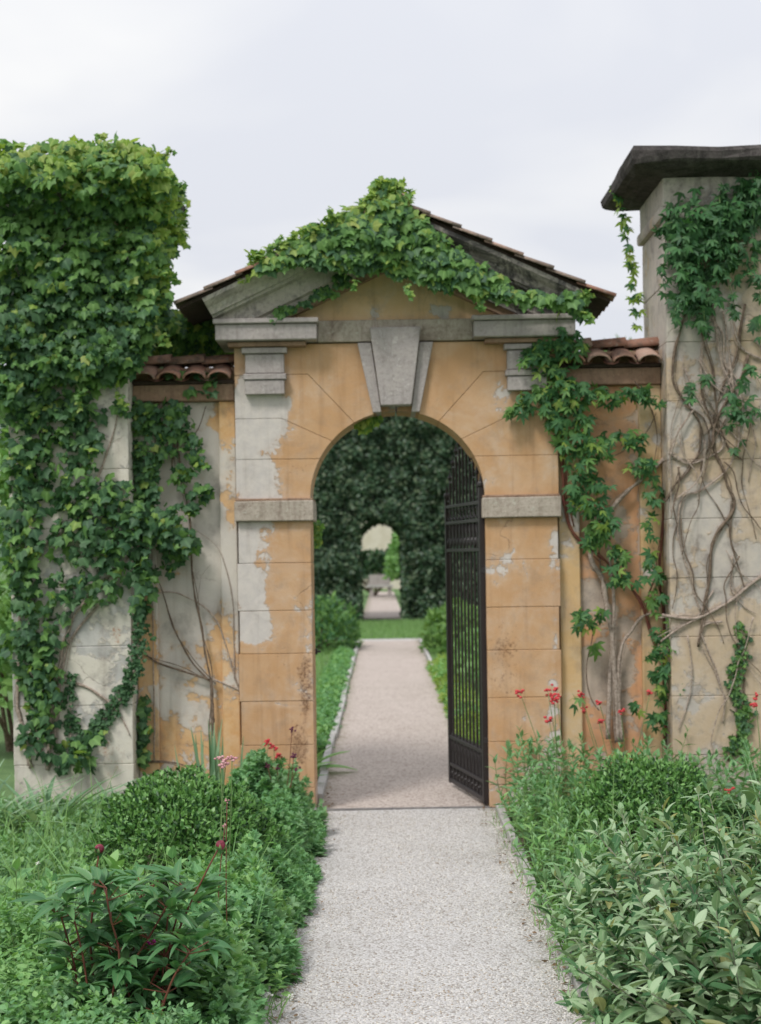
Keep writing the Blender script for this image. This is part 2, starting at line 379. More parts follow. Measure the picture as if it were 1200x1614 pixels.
M_sstem = plain('grey_sage_stem', (.30,.32,.24), (.22,.2,.15))
M_bud = plain('peony_bud_petal', (.09,.010,.022), (.24,.035,.06), rough=.45, scale=45)
M_red = plain('red_valerian_flower', (.50,.035,.05), (.62,.09,.09), rough=.7, scale=80)
M_pink = plain('pink_columbine_flower', (.55,.25,.28), (.6,.38,.38), rough=.7)
M_purple = plain('dark_columbine_flower', (.09,.015,.04), (.13,.03,.07), rough=.6)
M_mag = plain('magenta_flower', (.6,.04,.35), (.65,.08,.4), rough=.6)
M_yel = plain('yellow_flower', (.75,.55,.05), rough=.6)
M_white = plain('white_flower', (.75,.75,.68), rough=.6)
M_soil = plain('bed_soil', (.055,.04,.03), (.11,.085,.06), scale=18, b=.9)
M_litter = plain('dry_leaf_litter', (.16,.10,.06), (.28,.2,.12))
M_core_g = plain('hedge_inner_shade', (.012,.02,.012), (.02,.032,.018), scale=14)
def gravel(name, A, B, Dk, sc, b, speck=.3):
    t = NT(name); p = t.pos()
    v = t.n('ShaderNodeTexVoronoi'); t.put(v.inputs['Vector'], p); v.inputs['Scale'].default_value = sc
    v2 = t.n('ShaderNodeTexVoronoi'); t.put(v2.inputs['Vector'], p); v2.inputs['Scale'].default_value = sc*2.1
    s = t.sep(v.outputs['Color'])
    c = t.mix(s[0], A, B)
    c = t.mix(t.math('MULTIPLY', t.step(s[1], 1-speck, 1.0), .8), c, Dk)
    c = t.mix(t.math('MULTIPLY', t.step(v.outputs['Distance'], .45, .8), .6), c, Dk)
    big = t.noise(p, 1.7, 5, .6); c = t.mix(t.math('MULTIPLY', t.step(big, .45, .7), .22), c, t.mix(1, c, (.72,.70,.66), 'MULTIPLY'))
    c = t.mix(t.math('MULTIPLY', t.step(t.noise(p, 9, 6, .7), .56, .72), .18), c, (.16,.15,.10))
    gx_ = t.sep(p)[0]; ed_ = t.math('ABSOLUTE', t.math('SUBTRACT', gx_, .14))
    em = t.step(t.math('ADD', ed_, t.math('MULTIPLY', t.math('SUBTRACT', t.noise(p, 6, 6, .7), .5), .5)), .44, .66)
    c = t.mix(t.math('MULTIPLY', em, .55), c, (.20,.185,.12))
    h = t.math('ADD', t.math('MULTIPLY', v.outputs['Distance'], -1.0), t.math('MULTIPLY', v2.outputs['Distance'], -.5))
    return t.out(c, .9, .2, t.bump(h, b, .008))
M_grav = gravel('pale_gravel', (.55,.535,.53), (.69,.675,.67), (.27,.235,.20), 95, .8)
M_grav2 = gravel('pinkish_gravel', (.46,.40,.36), (.57,.505,.46), (.28,.22,.19), 60, .6)
def pebble():
    t = NT('pebble_stone'); g = t.n('ShaderNodeNewGeometry')
    c = t.ramp(g.outputs['Random Per Island'], [(0,(.50,.48,.46)),(.3,(.66,.64,.61)),(.55,(.58,.55,.52)),(.8,(.72,.70,.67)),(.9,(.30,.25,.19)),(1,(.44,.36,.27))])
    return t.out(c, .85, .25)
M_peb = pebble()
def lawnmat():
    t = NT('lawn_turf'); p = t.pos(); n1 = t.noise(p, 2.2, 5, .6); n2 = t.noise(p, 60, 4, .7)
    c = t.mix(t.step(n1,.35,.65), (.11,.19,.075), (.155,.25,.10)); c = t.mix(t.math('MULTIPLY', t.step(n2,.4,.7), .5), c, (.045,.10,.03))
    return t.out(c, .9, .15, t.bump(n2, .8, .02))
M_lawn = lawnmat()

# ---------------------------------------------------------------- leaf templates  (verts, faces, uv)
def t_strip(n, wf, curve=.12, fold=.12, wid=.4, twist=0):
    V=[]; U=[]; Fc=[]
    for i in range(n+1):
        t = i/n; w = wf(t)*wid/2; z = -curve*t*t
        V += [(-w, t, z+fold*w*2), (0, t, z), (w, t, z+fold*w*2)]
        U += [(0,t),(.5,t),(1,t)]
    for i in range(n):
        a=i*3; Fc += [(a,a+1,a+4,a+3),(a+1,a+2,a+5,a+4)]
    return np.array(V), Fc, np.array(U)
def t_fan(outl, c=(0,.38), droop=.14, cup=.05):
    pts = outl + [(-x,y) for x,y in outl[::-1] if x > 1e-6]
    V=[(c[0],c[1],cup)]; U=[(.5,c[1])]
    for x,y in pts:
        r = math.hypot(x-c[0], y-c[1]); V.append((x,y,-droop*r*r)); U.append((.5+x*.6,y))
    n=len(pts); Fc=[(0,1+(i+1)%n,1+i) for i in range(n)]
    return np.array(V), Fc, np.array(U)
def merge_t(parts):
    V=[];Fc=[];U=[]
    for v,f,u in parts:
        b=len(V); V+=v.tolist(); U+=u.tolist(); Fc+=[tuple(i+b for i in q) for q in f]
    return np.array(V), Fc, np.array(U)
def rot_t(t, ang, s=1.0, off=(0,0,0), tilt=0):
    v,f,u = t; c,sn = math.cos(ang), math.sin(ang); ct,st = math.cos(tilt), math.sin(tilt)
    M1 = np.array([[1,0,0],[0,ct,-st],[0,st,ct]]); M2 = np.array([[c,-sn,0],[sn,c,0],[0,0,1]])
    return (v*s) @ M1.T @ M2.T + np.array(off), f, u
T_IVY = [t_fan([(0,.05),(.22,-.10),(.46,.02),(.44,.20),(.64,.46),(.36,.46),(.24,.62),(0,1.0)]),
         t_fan([(0,.04),(.25,-.08),(.50,.08),(.52,.34),(.58,.58),(.30,.60),(.14,.80),(0,1.02)], droop=.25),
         t_fan([(0,.06),(.3,-.06),(.42,.16),(.56,.40),(.30,.50),(0,.92)], droop=.05, cup=.12)]
ell = lambda t: max(0.02, math.sin(math.pi*min(1,t*.97+.015))**.6)
lan = lambda t: max(0.02, (math.sin(math.pi*t**.75))**.9)
ova = lambda t: max(0.02, math.sin(math.pi*t**.62)**.85)
ser = lambda t: max(0.03, math.sin(math.pi*t**.6)**.85*(1+.16*math.sin(t*26)))
_l = t_strip(3, lan, .18, .15, .36)
T_CREEP = [merge_t([rot_t(_l, a, s) for a,s in ((0,1),(.75,.85),(-.75,.85),(1.5,.6),(-1.5,.6))]),
           merge_t([rot_t(_l, a, s) for a,s in ((0,1),(.9,.8),(-.9,.8))])]
T_BOX = [t_strip(2, ell, .1, .25, .55), t_strip(2, ell, -.1, .1, .62)]
T_SAGE = [t_strip(6, ell, .30, .22, .36), t_strip(6, ell, .60, .16, .34), t_strip(6, ell, .05, .25, .42), t_strip(6, ell, .95, .12, .34)]
T_PEONY = [t_strip(6, lan, .28, .30, .30), t_strip(6, lan, .5, .2, .26), t_strip(6, lan, .1, .35, .34)]
T_VAL = [t_strip(4, lan, .35, .2, .32), t_strip(4, lan, .1, .25, .36), t_strip(3, lan, .5, .15, .28)]
T_GC = [t_strip(4, ser, .2, .15, .72), t_strip(4, ser, .05, .2, .62), t_strip(3, ova, .3, .1, .6)]
T_GER = [merge_t([rot_t(t_strip(2, ell, .1, .15, .42), a, s) for a,s in ((0,1),(.8,.95),(-.8,.95),(1.7,.8),(-1.7,.8))]),
         t_fan([(0,.05),(.3,-.1),(.5,.1),(.38,.3),(.62,.5),(.34,.58),(.3,.85),(.12,.72),(0,1.0)], droop=.1)]
T_GRASS = [t_strip(3, lambda t: 1-.92*t, c, .1, .05) for c in (.2,.5,.9)]
T_STRAP = [t_strip(5, lambda t: (1-.9*t**2), c, .3, .075) for c in (.5,.9,1.2)]
T_HEDGE = [t_strip(2, ell, .15, .15, .6), t_fan([(0,0),(.3,.2),(.28,.6),(0,1)], c=(0,.5))]

def norm(a): return a/np.maximum(1e-9, np.linalg.norm(a, axis=-1, keepdims=True))
def frames(Nn, T):
    y = norm(T); z = norm(Nn - (Nn*y).sum(1, keepdims=True)*y); x = np.cross(y, z)
    return np.stack([x,y,z], axis=2)          # columns
_leafcache = {}
def leaf_me(tmpl, mat, nm):
    k = (id(tmpl[0]), mat.name, nm)
    if k not in _leafcache:
        me = bpy.data.meshes.new(nm); me.from_pydata(tmpl[0].tolist(), [], tmpl[1])
        uv = me.uv_layers.new(name='UVMap'); ix = np.zeros(len(me.loops), int); me.loops.foreach_get('vertex_index', ix)
        uv.data.foreach_set('uv', tmpl[2][ix].ravel()); me.materials.append(mat)
        me.polygons.foreach_set('use_smooth', [True]*len(me.polygons)); _leafcache[k] = me
    return _leafcache[k]
def mass(name, tmpls, P, Nn, T, S, mats, mi=None, parent=None, base=None):
    """all leaves as one mesh"""
    N = len(P)
    if N == 0: return None
    Rm = frames(Nn, T); ti = rng.integers(0, len(tmpls), N)
    if mi is None: mi = rng.integers(0, len(mats), N)
    VV=[]; LI=[]; LS=[]; MI=[]; UU=[]; nv=0
    for k, (v,f,u) in enumerate(tmpls):
        q = np.where(ti==k)[0]
        if len(q)==0: continue
        X = np.einsum('nij,vj->nvi', Rm[q], v)*S[q][:,None,None] + P[q][:,None,:]
        VV.append(X.reshape(-1,3))
        fl = np.concatenate([np.array(a) for a in f]); ln = np.array([len(a) for a in f])
        off = nv + np.arange(len(q))*len(v)
        LI.append((fl[None,:]+off[:,None]).ravel()); LS.append(np.tile(ln, len(q)))
        MI.append(np.repeat(mi[q], len(f))); UU.append(np.tile(u[fl], (len(q),1)))
        nv += len(q)*len(v)
    VV=np.concatenate(VV); LI=np.concatenate(LI); LS=np.concatenate(LS); MI=np.concatenate(MI); UU=np.concatenate(UU)
    c = np.array(base) if base is not None else np.array([VV[:,0].mean(), VV[:,1].mean(), VV[:,2].min()])
    me = bpy.data.meshes.new(name)
    me.vertices.add(len(VV)); me.vertices.foreach_set('co', (VV-c).ravel())
    me.loops.add(len(LI)); me.loops.foreach_set('vertex_index', LI)
    me.polygons.add(len(LS)); st = np.concatenate([[0], np.cumsum(LS)[:-1]])
    me.polygons.foreach_set('loop_start', st); me.polygons.foreach_set('material_index', MI.astype(np.int32))
    me.polygons.foreach_set('use_smooth', np.ones(len(LS), bool))
    uv = me.uv_layers.new(name='UVMap'); uv.data.foreach_set('uv', UU.ravel())
    for m in mats: me.materials.append(m)
    me.update(calc_edges=True); me.validate()
    o = link(name, me, parent, c); o['kind'] = 'stuff'
    return o
def leaves(parent, tmpls, P, Nn, T, S, mats, mi=None, n_ind=300, name='leaf', rest='foliage', key=None):
    """the leaves that show largest become objects of their own, the rest one part"""
    N = len(P)
    if mi is None: mi = rng.integers(0, len(mats), N)
    if key is None: key = -P[:,1] + rng.normal(0,.01,N)
    order = np.argsort(-key); ind = order[:n_ind]; rs = order[n_ind:]
    Rm = frames(Nn[ind], T[ind]); pl = WL[parent.name]
    for k, i in enumerate(ind):
        me = leaf_me(tmpls[int(rng.integers(0,len(tmpls)))], mats[int(mi[i])], name)
        o = bpy.data.objects.new(name, me); COL.objects.link(o); o.parent = parent
        m = Matrix(Rm[k].tolist()).to_4x4() @ Matrix.Scale(float(S[i]), 4)
        m.translation = Vector(P[i]) - pl; o.matrix_basis = m
    if len(rs): mass(rest, tmpls, P[rs], Nn[rs], T[rs], S[rs], mats, mi[rs], parent)
def jit(N, s): return rng.normal(0, s, (N,3))

# ================================================================ GROUND
def sheet(name, x0,x1,y0,y1,z,mat, nx=1, ny=1, amp=0):
    xs=np.linspace(x0,x1,nx+1); ys=np.linspace(y0,y1,ny+1)
    V=[(x,y,z+(mnoise.noise(Vector((x*1.3,y*1.3,0)))*amp if amp else 0)) for y in ys for x in xs]
    Fc=[(j*(nx+1)+i, j*(nx+1)+i+1, (j+1)*(nx+1)+i+1, (j+1)*(nx+1)+i) for j in range(ny) for i in range(nx)]
    o = mesh(name, V, Fc, mat); o['kind']='structure'; return o
sheet('ground', -1500,1500,-60,2500,-.03, M_lawn)
sheet('soil_bed', -3.2,-.47,-7,.0,-.012, M_soil, 40, 80, .02)
sheet('soil_bed', .76,3.4,-7,.0,-.012, M_soil, 40, 80, .02)
PL, PR = -.455, .735
sheet('gravel_path', PL-.02,PR+.01,-9,-.0,.004, M_grav, 6, 60, .004)
sheet('far_gravel_path', PL,PR,.045,19.9,.0, M_grav2, 4, 60, .004)
sheet('cross_path', -9,9,19.9,20.7,-.006, M_grav, 20, 2, .004)
sheet('distant_gravel_path', -.55,.62,30.3,62,.0, M_grav2)
tag(MB().box(PL-.03,PR+.03,.0,.045,-.03,.012).build('threshold_shadow_strip', M_thr, bevel=.003), kind='structure')  # dark threshold strip, its colour standing in for a thin shadow line

# pebbles lying on the near path (nobody could count them)
def pebbles():
    ico = bmesh.new(); bmesh.ops.create_icosphere(ico, subdivisions=1, radius=.5)
    v = np.array([x.co[:] for x in ico.verts]); f = [tuple(y.index for y in x.verts) for x in ico.faces]; ico.free()
    N = 30000
    y = -D + 4.6 + (rng.random(N)**1.25)*(D-4.7); x = PL+rng.random(N)*(PR-PL)
    x2 = np.where(rng.random(N)<.25, np.where(rng.random(N)<.5, PL+abs(rng.normal(0,.05,N)), PR-abs(rng.normal(0,.05,N))), x)
    P = np.stack([x2,y,np.full(N,.004)],1); s = rng.uniform(.0045,.012,N)
    T = jit(N,1); T[:,2]*=.2; Nn = np.tile([0,0,1.],(N,1))+jit(N,.2)
    vv = v*np.array([1,.75,.55])
    o = mass('pebbles', [(vv,f,np.zeros((len(v),2)))], P,Nn,T,s*1.0,[M_peb])
    o.data.polygons.foreach_set('use_smooth', [False]*len(o.data.polygons))
    tag(o, 'loose pale gravel pebbles scattered over the near path', 'gravel')
pebbles()

# kerb stones
def kerb(label, x, y0, y1, w, L, h):
    k = empty('path_edging', (x, y0, 0), label, 'edging')
    y = y0
    while y < y1:
        l = L*R.uniform(.85,1.15); e = min(y+l, y1)
        dx = R.uniform(-.008,.008)
        MB().box(x+dx, x+dx+w*R.uniform(.9,1.05), y+.006, e-.004, -.05, h+R.uniform(-.008,.006)).build('edging_stone', M_kerb, k, bevel=.006, rough=.003)
        y = e
kerb('thin grey stone edging along the right side of the near path under the sage', .738, -7.2, -.06, .05, .62, .045)
kerb('pale stone edging along the left side of the near path by the clipped box', -.505, -7.2, -.06, .05, .62, .045)
kerb('whitish stone edging on the left of the path beyond the arch', -.50, .46, 19.8, .06, 1.2, .05)
kerb('stone edging on the right of the path beyond the open iron gate', .745, .46, 19.8, .05, 1.2, .05)

# ================================================================ GATEWAY
gate = empty('garden_gateway', (CX, .2, 0), 'ochre stucco garden gateway with round arch, keystone and tiled pediment', 'gateway')
UC, VC, RR_ = 628.5, 786.0, 137.5
def arc(a0, a1, n=7, r=RR_, side=-1):
    return [(UC+side*r*math.cos(math.radians(a0+(a1-a0)*i/n)), VC-r*math.sin(math.radians(a0+(a1-a0)*i/n))) for i in range(n+1)]
def wpoly(pts, side):
    if side > 0: pts = [(2*UC-u, v) for u,v in pts]
    return [(gx(u), gz(v)) for u,v in pts]
TH = .40
for side in (-1, 1):
    # core behind the joints, set in from every face
    js = [1278,1240,1172,1103,1028,960,885,819,783]
    for k in range(7):
        ol = 374 if (k % 2) else 376.2
        pl = wpoly([(ol,js[k]-(.0 if k else -4)),(491,js[k]+(4 if k==0 else 0)),(491,js[k+1]),(ol,js[k+1])], side)
        q = inset(pl, .0013)
        MB().prism(q, 0+R.uniform(-.002,.002), TH).build('stone', M_gate, gate, bevel=.0032, cuts=1, rough=.0025)
    MB().prism(inset(wpoly([(374,1282),(491,1282),(491,543),(374,543)] if False else [(376,1281),(489.5,1281),(489.5,786),(376,786)], side), .006), .007, TH-.007).build('pier_core', M_core, gate)
    vs = [[(374,783),(374,721)]+arc(28,0),
          [(374,721),(374,657),(447,657)]+arc(42,28,4),
          [(374,657),(374,588),(490,588)]+arc(61,42,5)+[(447,657)],
          [(374,588),(374,540),(571.5,540)]+arc(75,61,4)+[(490,588)]]
    for vp in vs:
        q = inset(wpoly(vp, side), .0012)
        MB().prism(q, R.uniform(-.002,.002), TH).build('voussoir', M_gate, gate, bevel=.0022)
    MB().prism(inset(wpoly([(376,783),(376,541)]+[(UC,541)]+arc(90,0,14), side), .006), .007, TH-.007).build('arch_core', M_core, gate)
    # impost band with chamfer
    m = MB(); x0,x1 = sorted((gx(UC+side*(UC-371.5)), gx(UC+side*(UC-496))))
    m.box(x0, x1, -.045, TH+.03, gz(819), gz(787)); m.build('impost', M_imp, gate, bevel=.006, cuts=1, rough=.003)
    MB().box(x0+.006, x1-.006, -.03, TH+.02, gz(787)+.001, gz(783)).build('impost_fillet', M_brown, gate, bevel=.003)
    # cornice end block
    x0,x1 = sorted((gx(UC+side*122), gx(UC+side*280)))
    MB().box(x0, x1, -.15, TH+.02, gz(538), gz(513)).build('cornice_block', M_stone, gate, bevel=.006, cuts=1, rough=.0025)
    MB().box(x0-.012, x1+.012, -.175, TH+.02, gz(513)+.002, gz(505)).build('cornice_ledge', M_stone, gate, bevel=.005, rough=.002)
    x0,x1 = sorted((gx(UC+side*140), gx(UC+side*262)))
    MB().box(x0, x1, -.10, .0, gz(546), gz(539)).build('soffit_moulding', M_brown, gate, bevel=.004)
    # bracket
    br = lambda a,b,v0,v1,y,nm,mm=M_stone: MB().box(*sorted((gx(UC+side*a), gx(UC+side*b))), y, .005, gz(v1), gz(v0)).build(nm, mm, bk, bevel=.004)
    bk = MB().box(*sorted((gx(UC+side*175), gx(UC+side*236))), -.055, .006, gz(587), gz(557)).build('bracket', M_stone, gate, bevel=.004)
    br(170,241,547,556,-.075,'bracket_cap', M_stone); br(172,239,588,597,-.07,'bracket_fillet'); br(175,237,598,620,-.06,'bracket_foot')
    # keystone wing
    q = [(gx(UC+side*a), gz(v)) for a,v in ((37.6,541),(60,541),(37,651),(23.2,651))]
    MB().prism(inset(q,.0015), -.045, TH).build('keystone_wing', M_stone, gate, bevel=.004)
q = [(gx(UC+a), gz(v)) for a,v in ((-40,519),(40,519),(24,641),(-24,641))]
MB().prism(q, -.095, TH).build('keystone', M_stone, gate, bevel=.006, cuts=1, rough=.002)
# frieze band
MB().box(gx(UC-121.5), gx(UC+121.5), -.03, TH, gz(539), gz(505)).build('frieze', M_imp, gate, bevel=.004, cuts=1, rough=.002)
for side in (-1,1):
    MB().box(*sorted((gx(UC+side*122.5), gx(UC+side*253))), -.0, TH-.02, gz(536), gz(505)).build('frieze_core', M_core, gate)
# pediment
SL = .465
YR = -.30
ZA = EYE + 569.5*(D+YR)/F                    # top of roof at the apex
XO = 341*(D+YR)/F
def rz(dx, off): return ZA - SL*dx - off     # off = vertical distance under the roof's top
RT = .058                                    # roof tiles + deck
prof = [(-.20+.0,0),(-.275,0),(-.27,.028),(-.245,.05),(-.215,.07),(-.195,.10),(-.19,.118),(-.165,.120),(-.165,.138),(-.115,.15),(-.11,.165),(-.11,.262),(-.085,.275),(-.08,.305),(0.02,.305)]
for side in (-1,1):
    V=[]; Fc=[]; ns=9
    for i in range(ns):
        f = i/(ns-1)
        for (y,o) in prof:
            xo = 1.26 - .12*min(1,o/.28)
            dx = xo*(1-f)
            V.append((CX+side*dx + (mnoise.noise(Vector((f*9,o*30,side)))*.003), y+mnoise.noise(Vector((f*13+3,o*40,side)))*.004, rz(dx, RT+o)+mnoise.noise(Vector((f*17,o*20,side+5)))*.004))
        V.append((CX+side*xo*(1-f), .3, rz(xo*(1-f), RT+.30))); V.append((CX+side*xo*(1-f), .3, rz(xo*(1-f), RT)))
    n = len(prof)+2
    for i in range(ns-1):
        for k in range(n): Fc.append((i*n+k, i*n+(k+1)%n, (i+1)*n+(k+1)%n, (i+1)*n+k) if side>0 else (i*n+k, (i+1)*n+k, (i+1)*n+(k+1)%n, i*n+(k+1)%n))
    Fc.append(tuple(range(n)) if side<0 else tuple(range(n-1,-1,-1)))
    rk = mesh('raking_cornice', V, Fc, M_stone_w if side<0 else M_rakeR, gate)
    # inner brown moulding of the tympanum
    a0, a1 = .98, 0.0; o0, o1 = .362, .415
    q = [(CX+side*.93, rz(.93,o0)), (CX, rz(0,o0)), (CX, rz(0,o1)), (CX+side*.81, rz(.81,o1))]
    MB().prism(q, -.045, .02).build('tympanum_moulding', M_brown, gate, bevel=.003)
MB().prism([(CX-1.2, gz(505)+.001),(CX+1.2, gz(505)+.001),(CX+1.2,rz(1.2,.28)),(CX,rz(0,.20)),(CX-1.2,rz(1.2,.28))], .018, TH-.01).build('tympanum', M_tymp, gate)
# roof: deck + barrel tiles
def barrel(P0, P1, r0, r1, flat=.75, seg=7, th=.012):
    """half-round tile from P0 to P1, opening downward"""
    P0=Vector(P0); P1=Vector(P1); t=(P1-P0).normalized(); side=t.cross(Vector((0,0,1))).normalized(); up=side.cross(t)
    V=[];Fc=[]
    for (P,r) in ((P0,r0),(P1,r1)):
        for rr in (r, r-th):
            for k in range(seg+1):
                a=math.pi*k/seg; V.append(P+side*math.cos(a)*rr+up*math.sin(a)*rr*flat)
    n=seg+1
    for k in range(seg):
        Fc += [(k,k+1,2*n+k+1,2*n+k),(n+k+1,n+k,3*n+k,3*n+k+1),(k+1,k,n+k,n+k+1),(2*n+k,2*n+k+1,3*n+k+1,3*n+k)]
    Fc += [(0,2*n,3*n,n),(n-1,2*n-1,4*n-1,3*n-1)]
    return V,Fc
roof = MB().prism([(CX-XO, rz(XO,.032)),(CX, rz(0,.032)),(CX+XO, rz(XO,.032)),(CX+XO, rz(XO,.0565)),(CX, rz(0,.0565)),(CX-XO, rz(XO,.0565))], -.255, .52).build('roof', M_dark, gate)
me_cache = None
for side in (-1,1):
    nr = 7; L = XO/nr
    for i in range(nr):
        for j in range(5):
            y = YR+.075 + j*.175
            d0 = i*L-.02; d1 = (i+1)*L+.03
            a = (CX+side*max(0,d0), y+R.uniform(-.008,.008), rz(max(0,d0), .036)+.0)
            b = (CX+side*d1, y+R.uniform(-.012,.012), rz(d1,.036)+.016+R.uniform(-.004,.004))
            v,f = barrel(a,b,.078,.092, .40)
            o = mesh('roof_tile', v, f, M_tile_old if R.random()<.75 else M_tile, roof, smooth=True)
v,f = barrel((CX,YR-.02,ZA-.045),(CX,.5,ZA-.045),.1,.1,.7)
mesh('ridge_tile', v, f, M_tile, roof, smooth=True)

# ================================================================ WING WALLS
def wing(label, side, xa, xb, vt, mpanel, mstrip, tiles):
    """side wall between gateway and pillar; xa < xb world x; vt: bottom of the tiles"""
    w = empty('side_wall', ((xa+xb)/2, .2, 0), label, 'wall')
    zt = gz(vt+30)
    s1 = .14
    if side < 0: st = [(xa, xa+.14),(xb-.115, xb)]
    else: st = [(xa, xa+.14),(xb-.15, xb)]
    for a,b in st: MB().box(a, b, .06, .30, -.05, zt).build('wall_strip', mstrip, w, bevel=.006, cuts=1, rough=.003)
    a,b = st[0][1]+.001, st[1][0]-.001
    MB().box(a, b, .105, .29, -.05, zt-.001).build('wall_panel', mpanel, w, cuts=2, rough=.003)
    MB().box(xa, xb, .035, .34, zt+.002, gz(vt+3)).build('coping_fascia', M_brown, w, bevel=.006, cuts=1, rough=.004)
    MB().box(xa, xb, .02, .36, gz(vt+3)+.002, gz(vt-3)).build('coping_slab', M_dark, w, bevel=.004)
    zb = gz(vt)+.005
    MB().prism([(0,0)],0,1) if False else MB().box(xa+.004, xb-.004, .10, .32, gz(vt-3)+.001, zb+.10).build('mortar_bed', M_brown, w, rough=.003)
    n = tiles; wd = (xb-xa)/n
    for k in range(n):
        x = xa+(k+.5)*wd
        v,f = barrel((x+R.uniform(-.01,.01), .22, zb+.115),(x+R.uniform(-.012,.012), -.07+R.uniform(-.02,.02), zb+.005), wd*.40, wd*.47, .62, 9, .014)
        mesh('roof_tile', v, f, M_tile, w, smooth=True)
        v,f = barrel((x, .18, zb+.115),(x, .46, zb+.02), wd*.42, wd*.5, .72, 7, .016)
        mesh('roof_tile', v, f, M_tile, w, smooth=True)
        # channel tile between
        if k < n-1:
            xx = xa+(k+1)*wd; V=[];Fc=[]
            for y,z in ((-.05,zb+.03),(.2,zb+.12)):
                for q in range(6):
                    a=math.pi+math.pi*q/5; V.append((xx+math.cos(a)*wd*.35, y, z+math.sin(a)*wd*.22))
            for q in range(5): Fc.append((q,q+1,6+q+1,6+q))
            mesh('channel_tile', V, Fc, M_tile, w, smooth=True)
    nn = 3; wl=(xb-xa)/nn
    for k in range(nn):
        v,f = barrel((xa+k*wl, .2, zb+.125),(xa+(k+1)*wl+.02, .2, zb+.14), .085,.095,.75,8,.014)
        mesh('ridge_tile', v, f, M_tile, w, smooth=True)
    return w
TXL, TXR = W(207,900,-.12)[0]-.0, W(1055,900,-.12)[0]
GXL, GXR = gx(374)-.002, gx(2*UC-374)+.002
wing('greyish plaster side wall left of the arch with three coping tiles', -1, TXL+.001, GXL-.001, 597, M_wingL, M_wingL, 4)
wing('orange pink side wall right of the arch behind creeper stems', 1, GXR+.001, TXR-.001, 581, M_wingR, M_strip, 4)

# ================================================================ PILLARS
def pillar(label, x0, x1, mat):
    yf, yb = -.15, .68
    p = empty('garden_pillar', ((x0+x1)/2, (yf+yb)/2, 0), label, 'pillar')
    zt = 4.17; k = 0; z = -.05; zc=[-.05,.36,.75,1.14,1.53,1.92,2.31,2.70,3.09,3.48,3.895]
    for a,b in zip(zc[:-1], zc[1:]):
        MB().box(x0+R.uniform(-.002,.002), x1, yf+R.uniform(-.002,.002), yb, a+.001, b-.001).build('stone', mat, p, bevel=.004, cuts=1, rough=.004)
    MB().box(x0+.008, x1-.008, yf+.008, yb-.008, -.05, zt).build('pillar_core', M_core if False else mat, p)
    MB().box(x0-.035, x1+.035, yf-.035, yb+.035, 3.90, 3.98).build('moulding', M_pilR, p, bevel=.022, rough=.004)
    MB().box(x0-.012, x1+.012, yf-.012, yb+.012, 3.982, 4.175).build('frieze', M_stone_w, p, bevel=.006, cuts=1, rough=.004)
    c = MB()
    xs = [(.02,4.172),(.09,4.18),(.18,4.20),(.235,4.215),(.25,4.235),(.255,4.285),(.24,4.315),(.10,4.335)]
    V=[];Fc=[]
    for o,z in xs: V += [(x0-o,yf-o,z),(x1+o,yf-o,z),(x1+o,yb+o,z),(x0-o,yb+o,z)]
    for i in range(len(xs)-1):
        for q in range(4): Fc.append((i*4+q, i*4+(q+1)%4, i*4+4+(q+1)%4, i*4+4+q))
    Fc += [(3,2,1,0), tuple(len(V)-4+i for i in range(4))]
    c.add(V,Fc).build('cap', M_cap, p, cuts=4, rough=.02)
    return p
pillar('pale square pillar at the left, almost wholly covered in ivy', TXL-.79, TXL, M_pilL)
pillar('mottled beige pillar at the right with a black overhanging cap', TXR, TXR+.90, M_pilR)

# ================================================================ IRON GATE
hx, hy = .685, .08; ex, ey = .497, .98
gi = empty('iron_gate', (hx, hy, 0), 'black wrought iron gate standing open in the arch', 'gate')
dr = Vector((ex-hx, ey-hy, 0)); GL = dr.length; dr.normalize(); dn = Vector((-dr.y, dr.x, 0))
def gp(s, z, o=0): p = Vector((hx,hy,0)) + dr*s + dn*o; return (p.x, p.y, z)
def bar(s0,z0,s1,z1,w,name,d=None,par=gi):
    m = MB(); d = d or w
    a=Vector(gp(s0,z0)); b=Vector(gp(s1,z1)); t=(b-a).normalized(); u = dn; v=t.cross(u)
    V=[p+u*(i*d/2)+v*(j*w/2) for p in (a,b) for i,j in ((-1,-1),(1,-1),(1,1),(-1,1))]
    m.add(V, [(0,1,2,3),(7,6,5,4),(0,4,5,1),(1,5,6,2),(2,6,7,3),(3,7,4,0)]); return m.build(name, M_iron, par, bevel=.001)
bar(0,.02,0,2.16,.036,'hinge_stile',.036); bar(GL,.03,GL,2.12,.034,'meeting_stile',.034)
for z,nm,w in ((.05,'bottom_rail',.028),(.17,'lower_rail',.022),(.37,'kick_rail',.022),(1.74,'lock_rail',.022),(1.94,'upper_rail',.022),(2.06,'top_rail',.022)):
    bar(.0,z,GL,z,w,nm,.03)
NB = 10
for k in range(1, NB):
    s = GL*k/NB; zt = 2.10 + .40*math.sin(math.pi*k/NB)**.8
    b = bar(s,.05,s,zt,.0135,'bar')
    m = MB(); m.ball(gp(s,zt+.012), .017); m.tube([gp(s,zt+.02),gp(s,zt+.075)],[.010,.001],5); m.build('finial', M_iron, b)
    if k < NB:  # small horizontal step bars that tie the stepped top
        pass
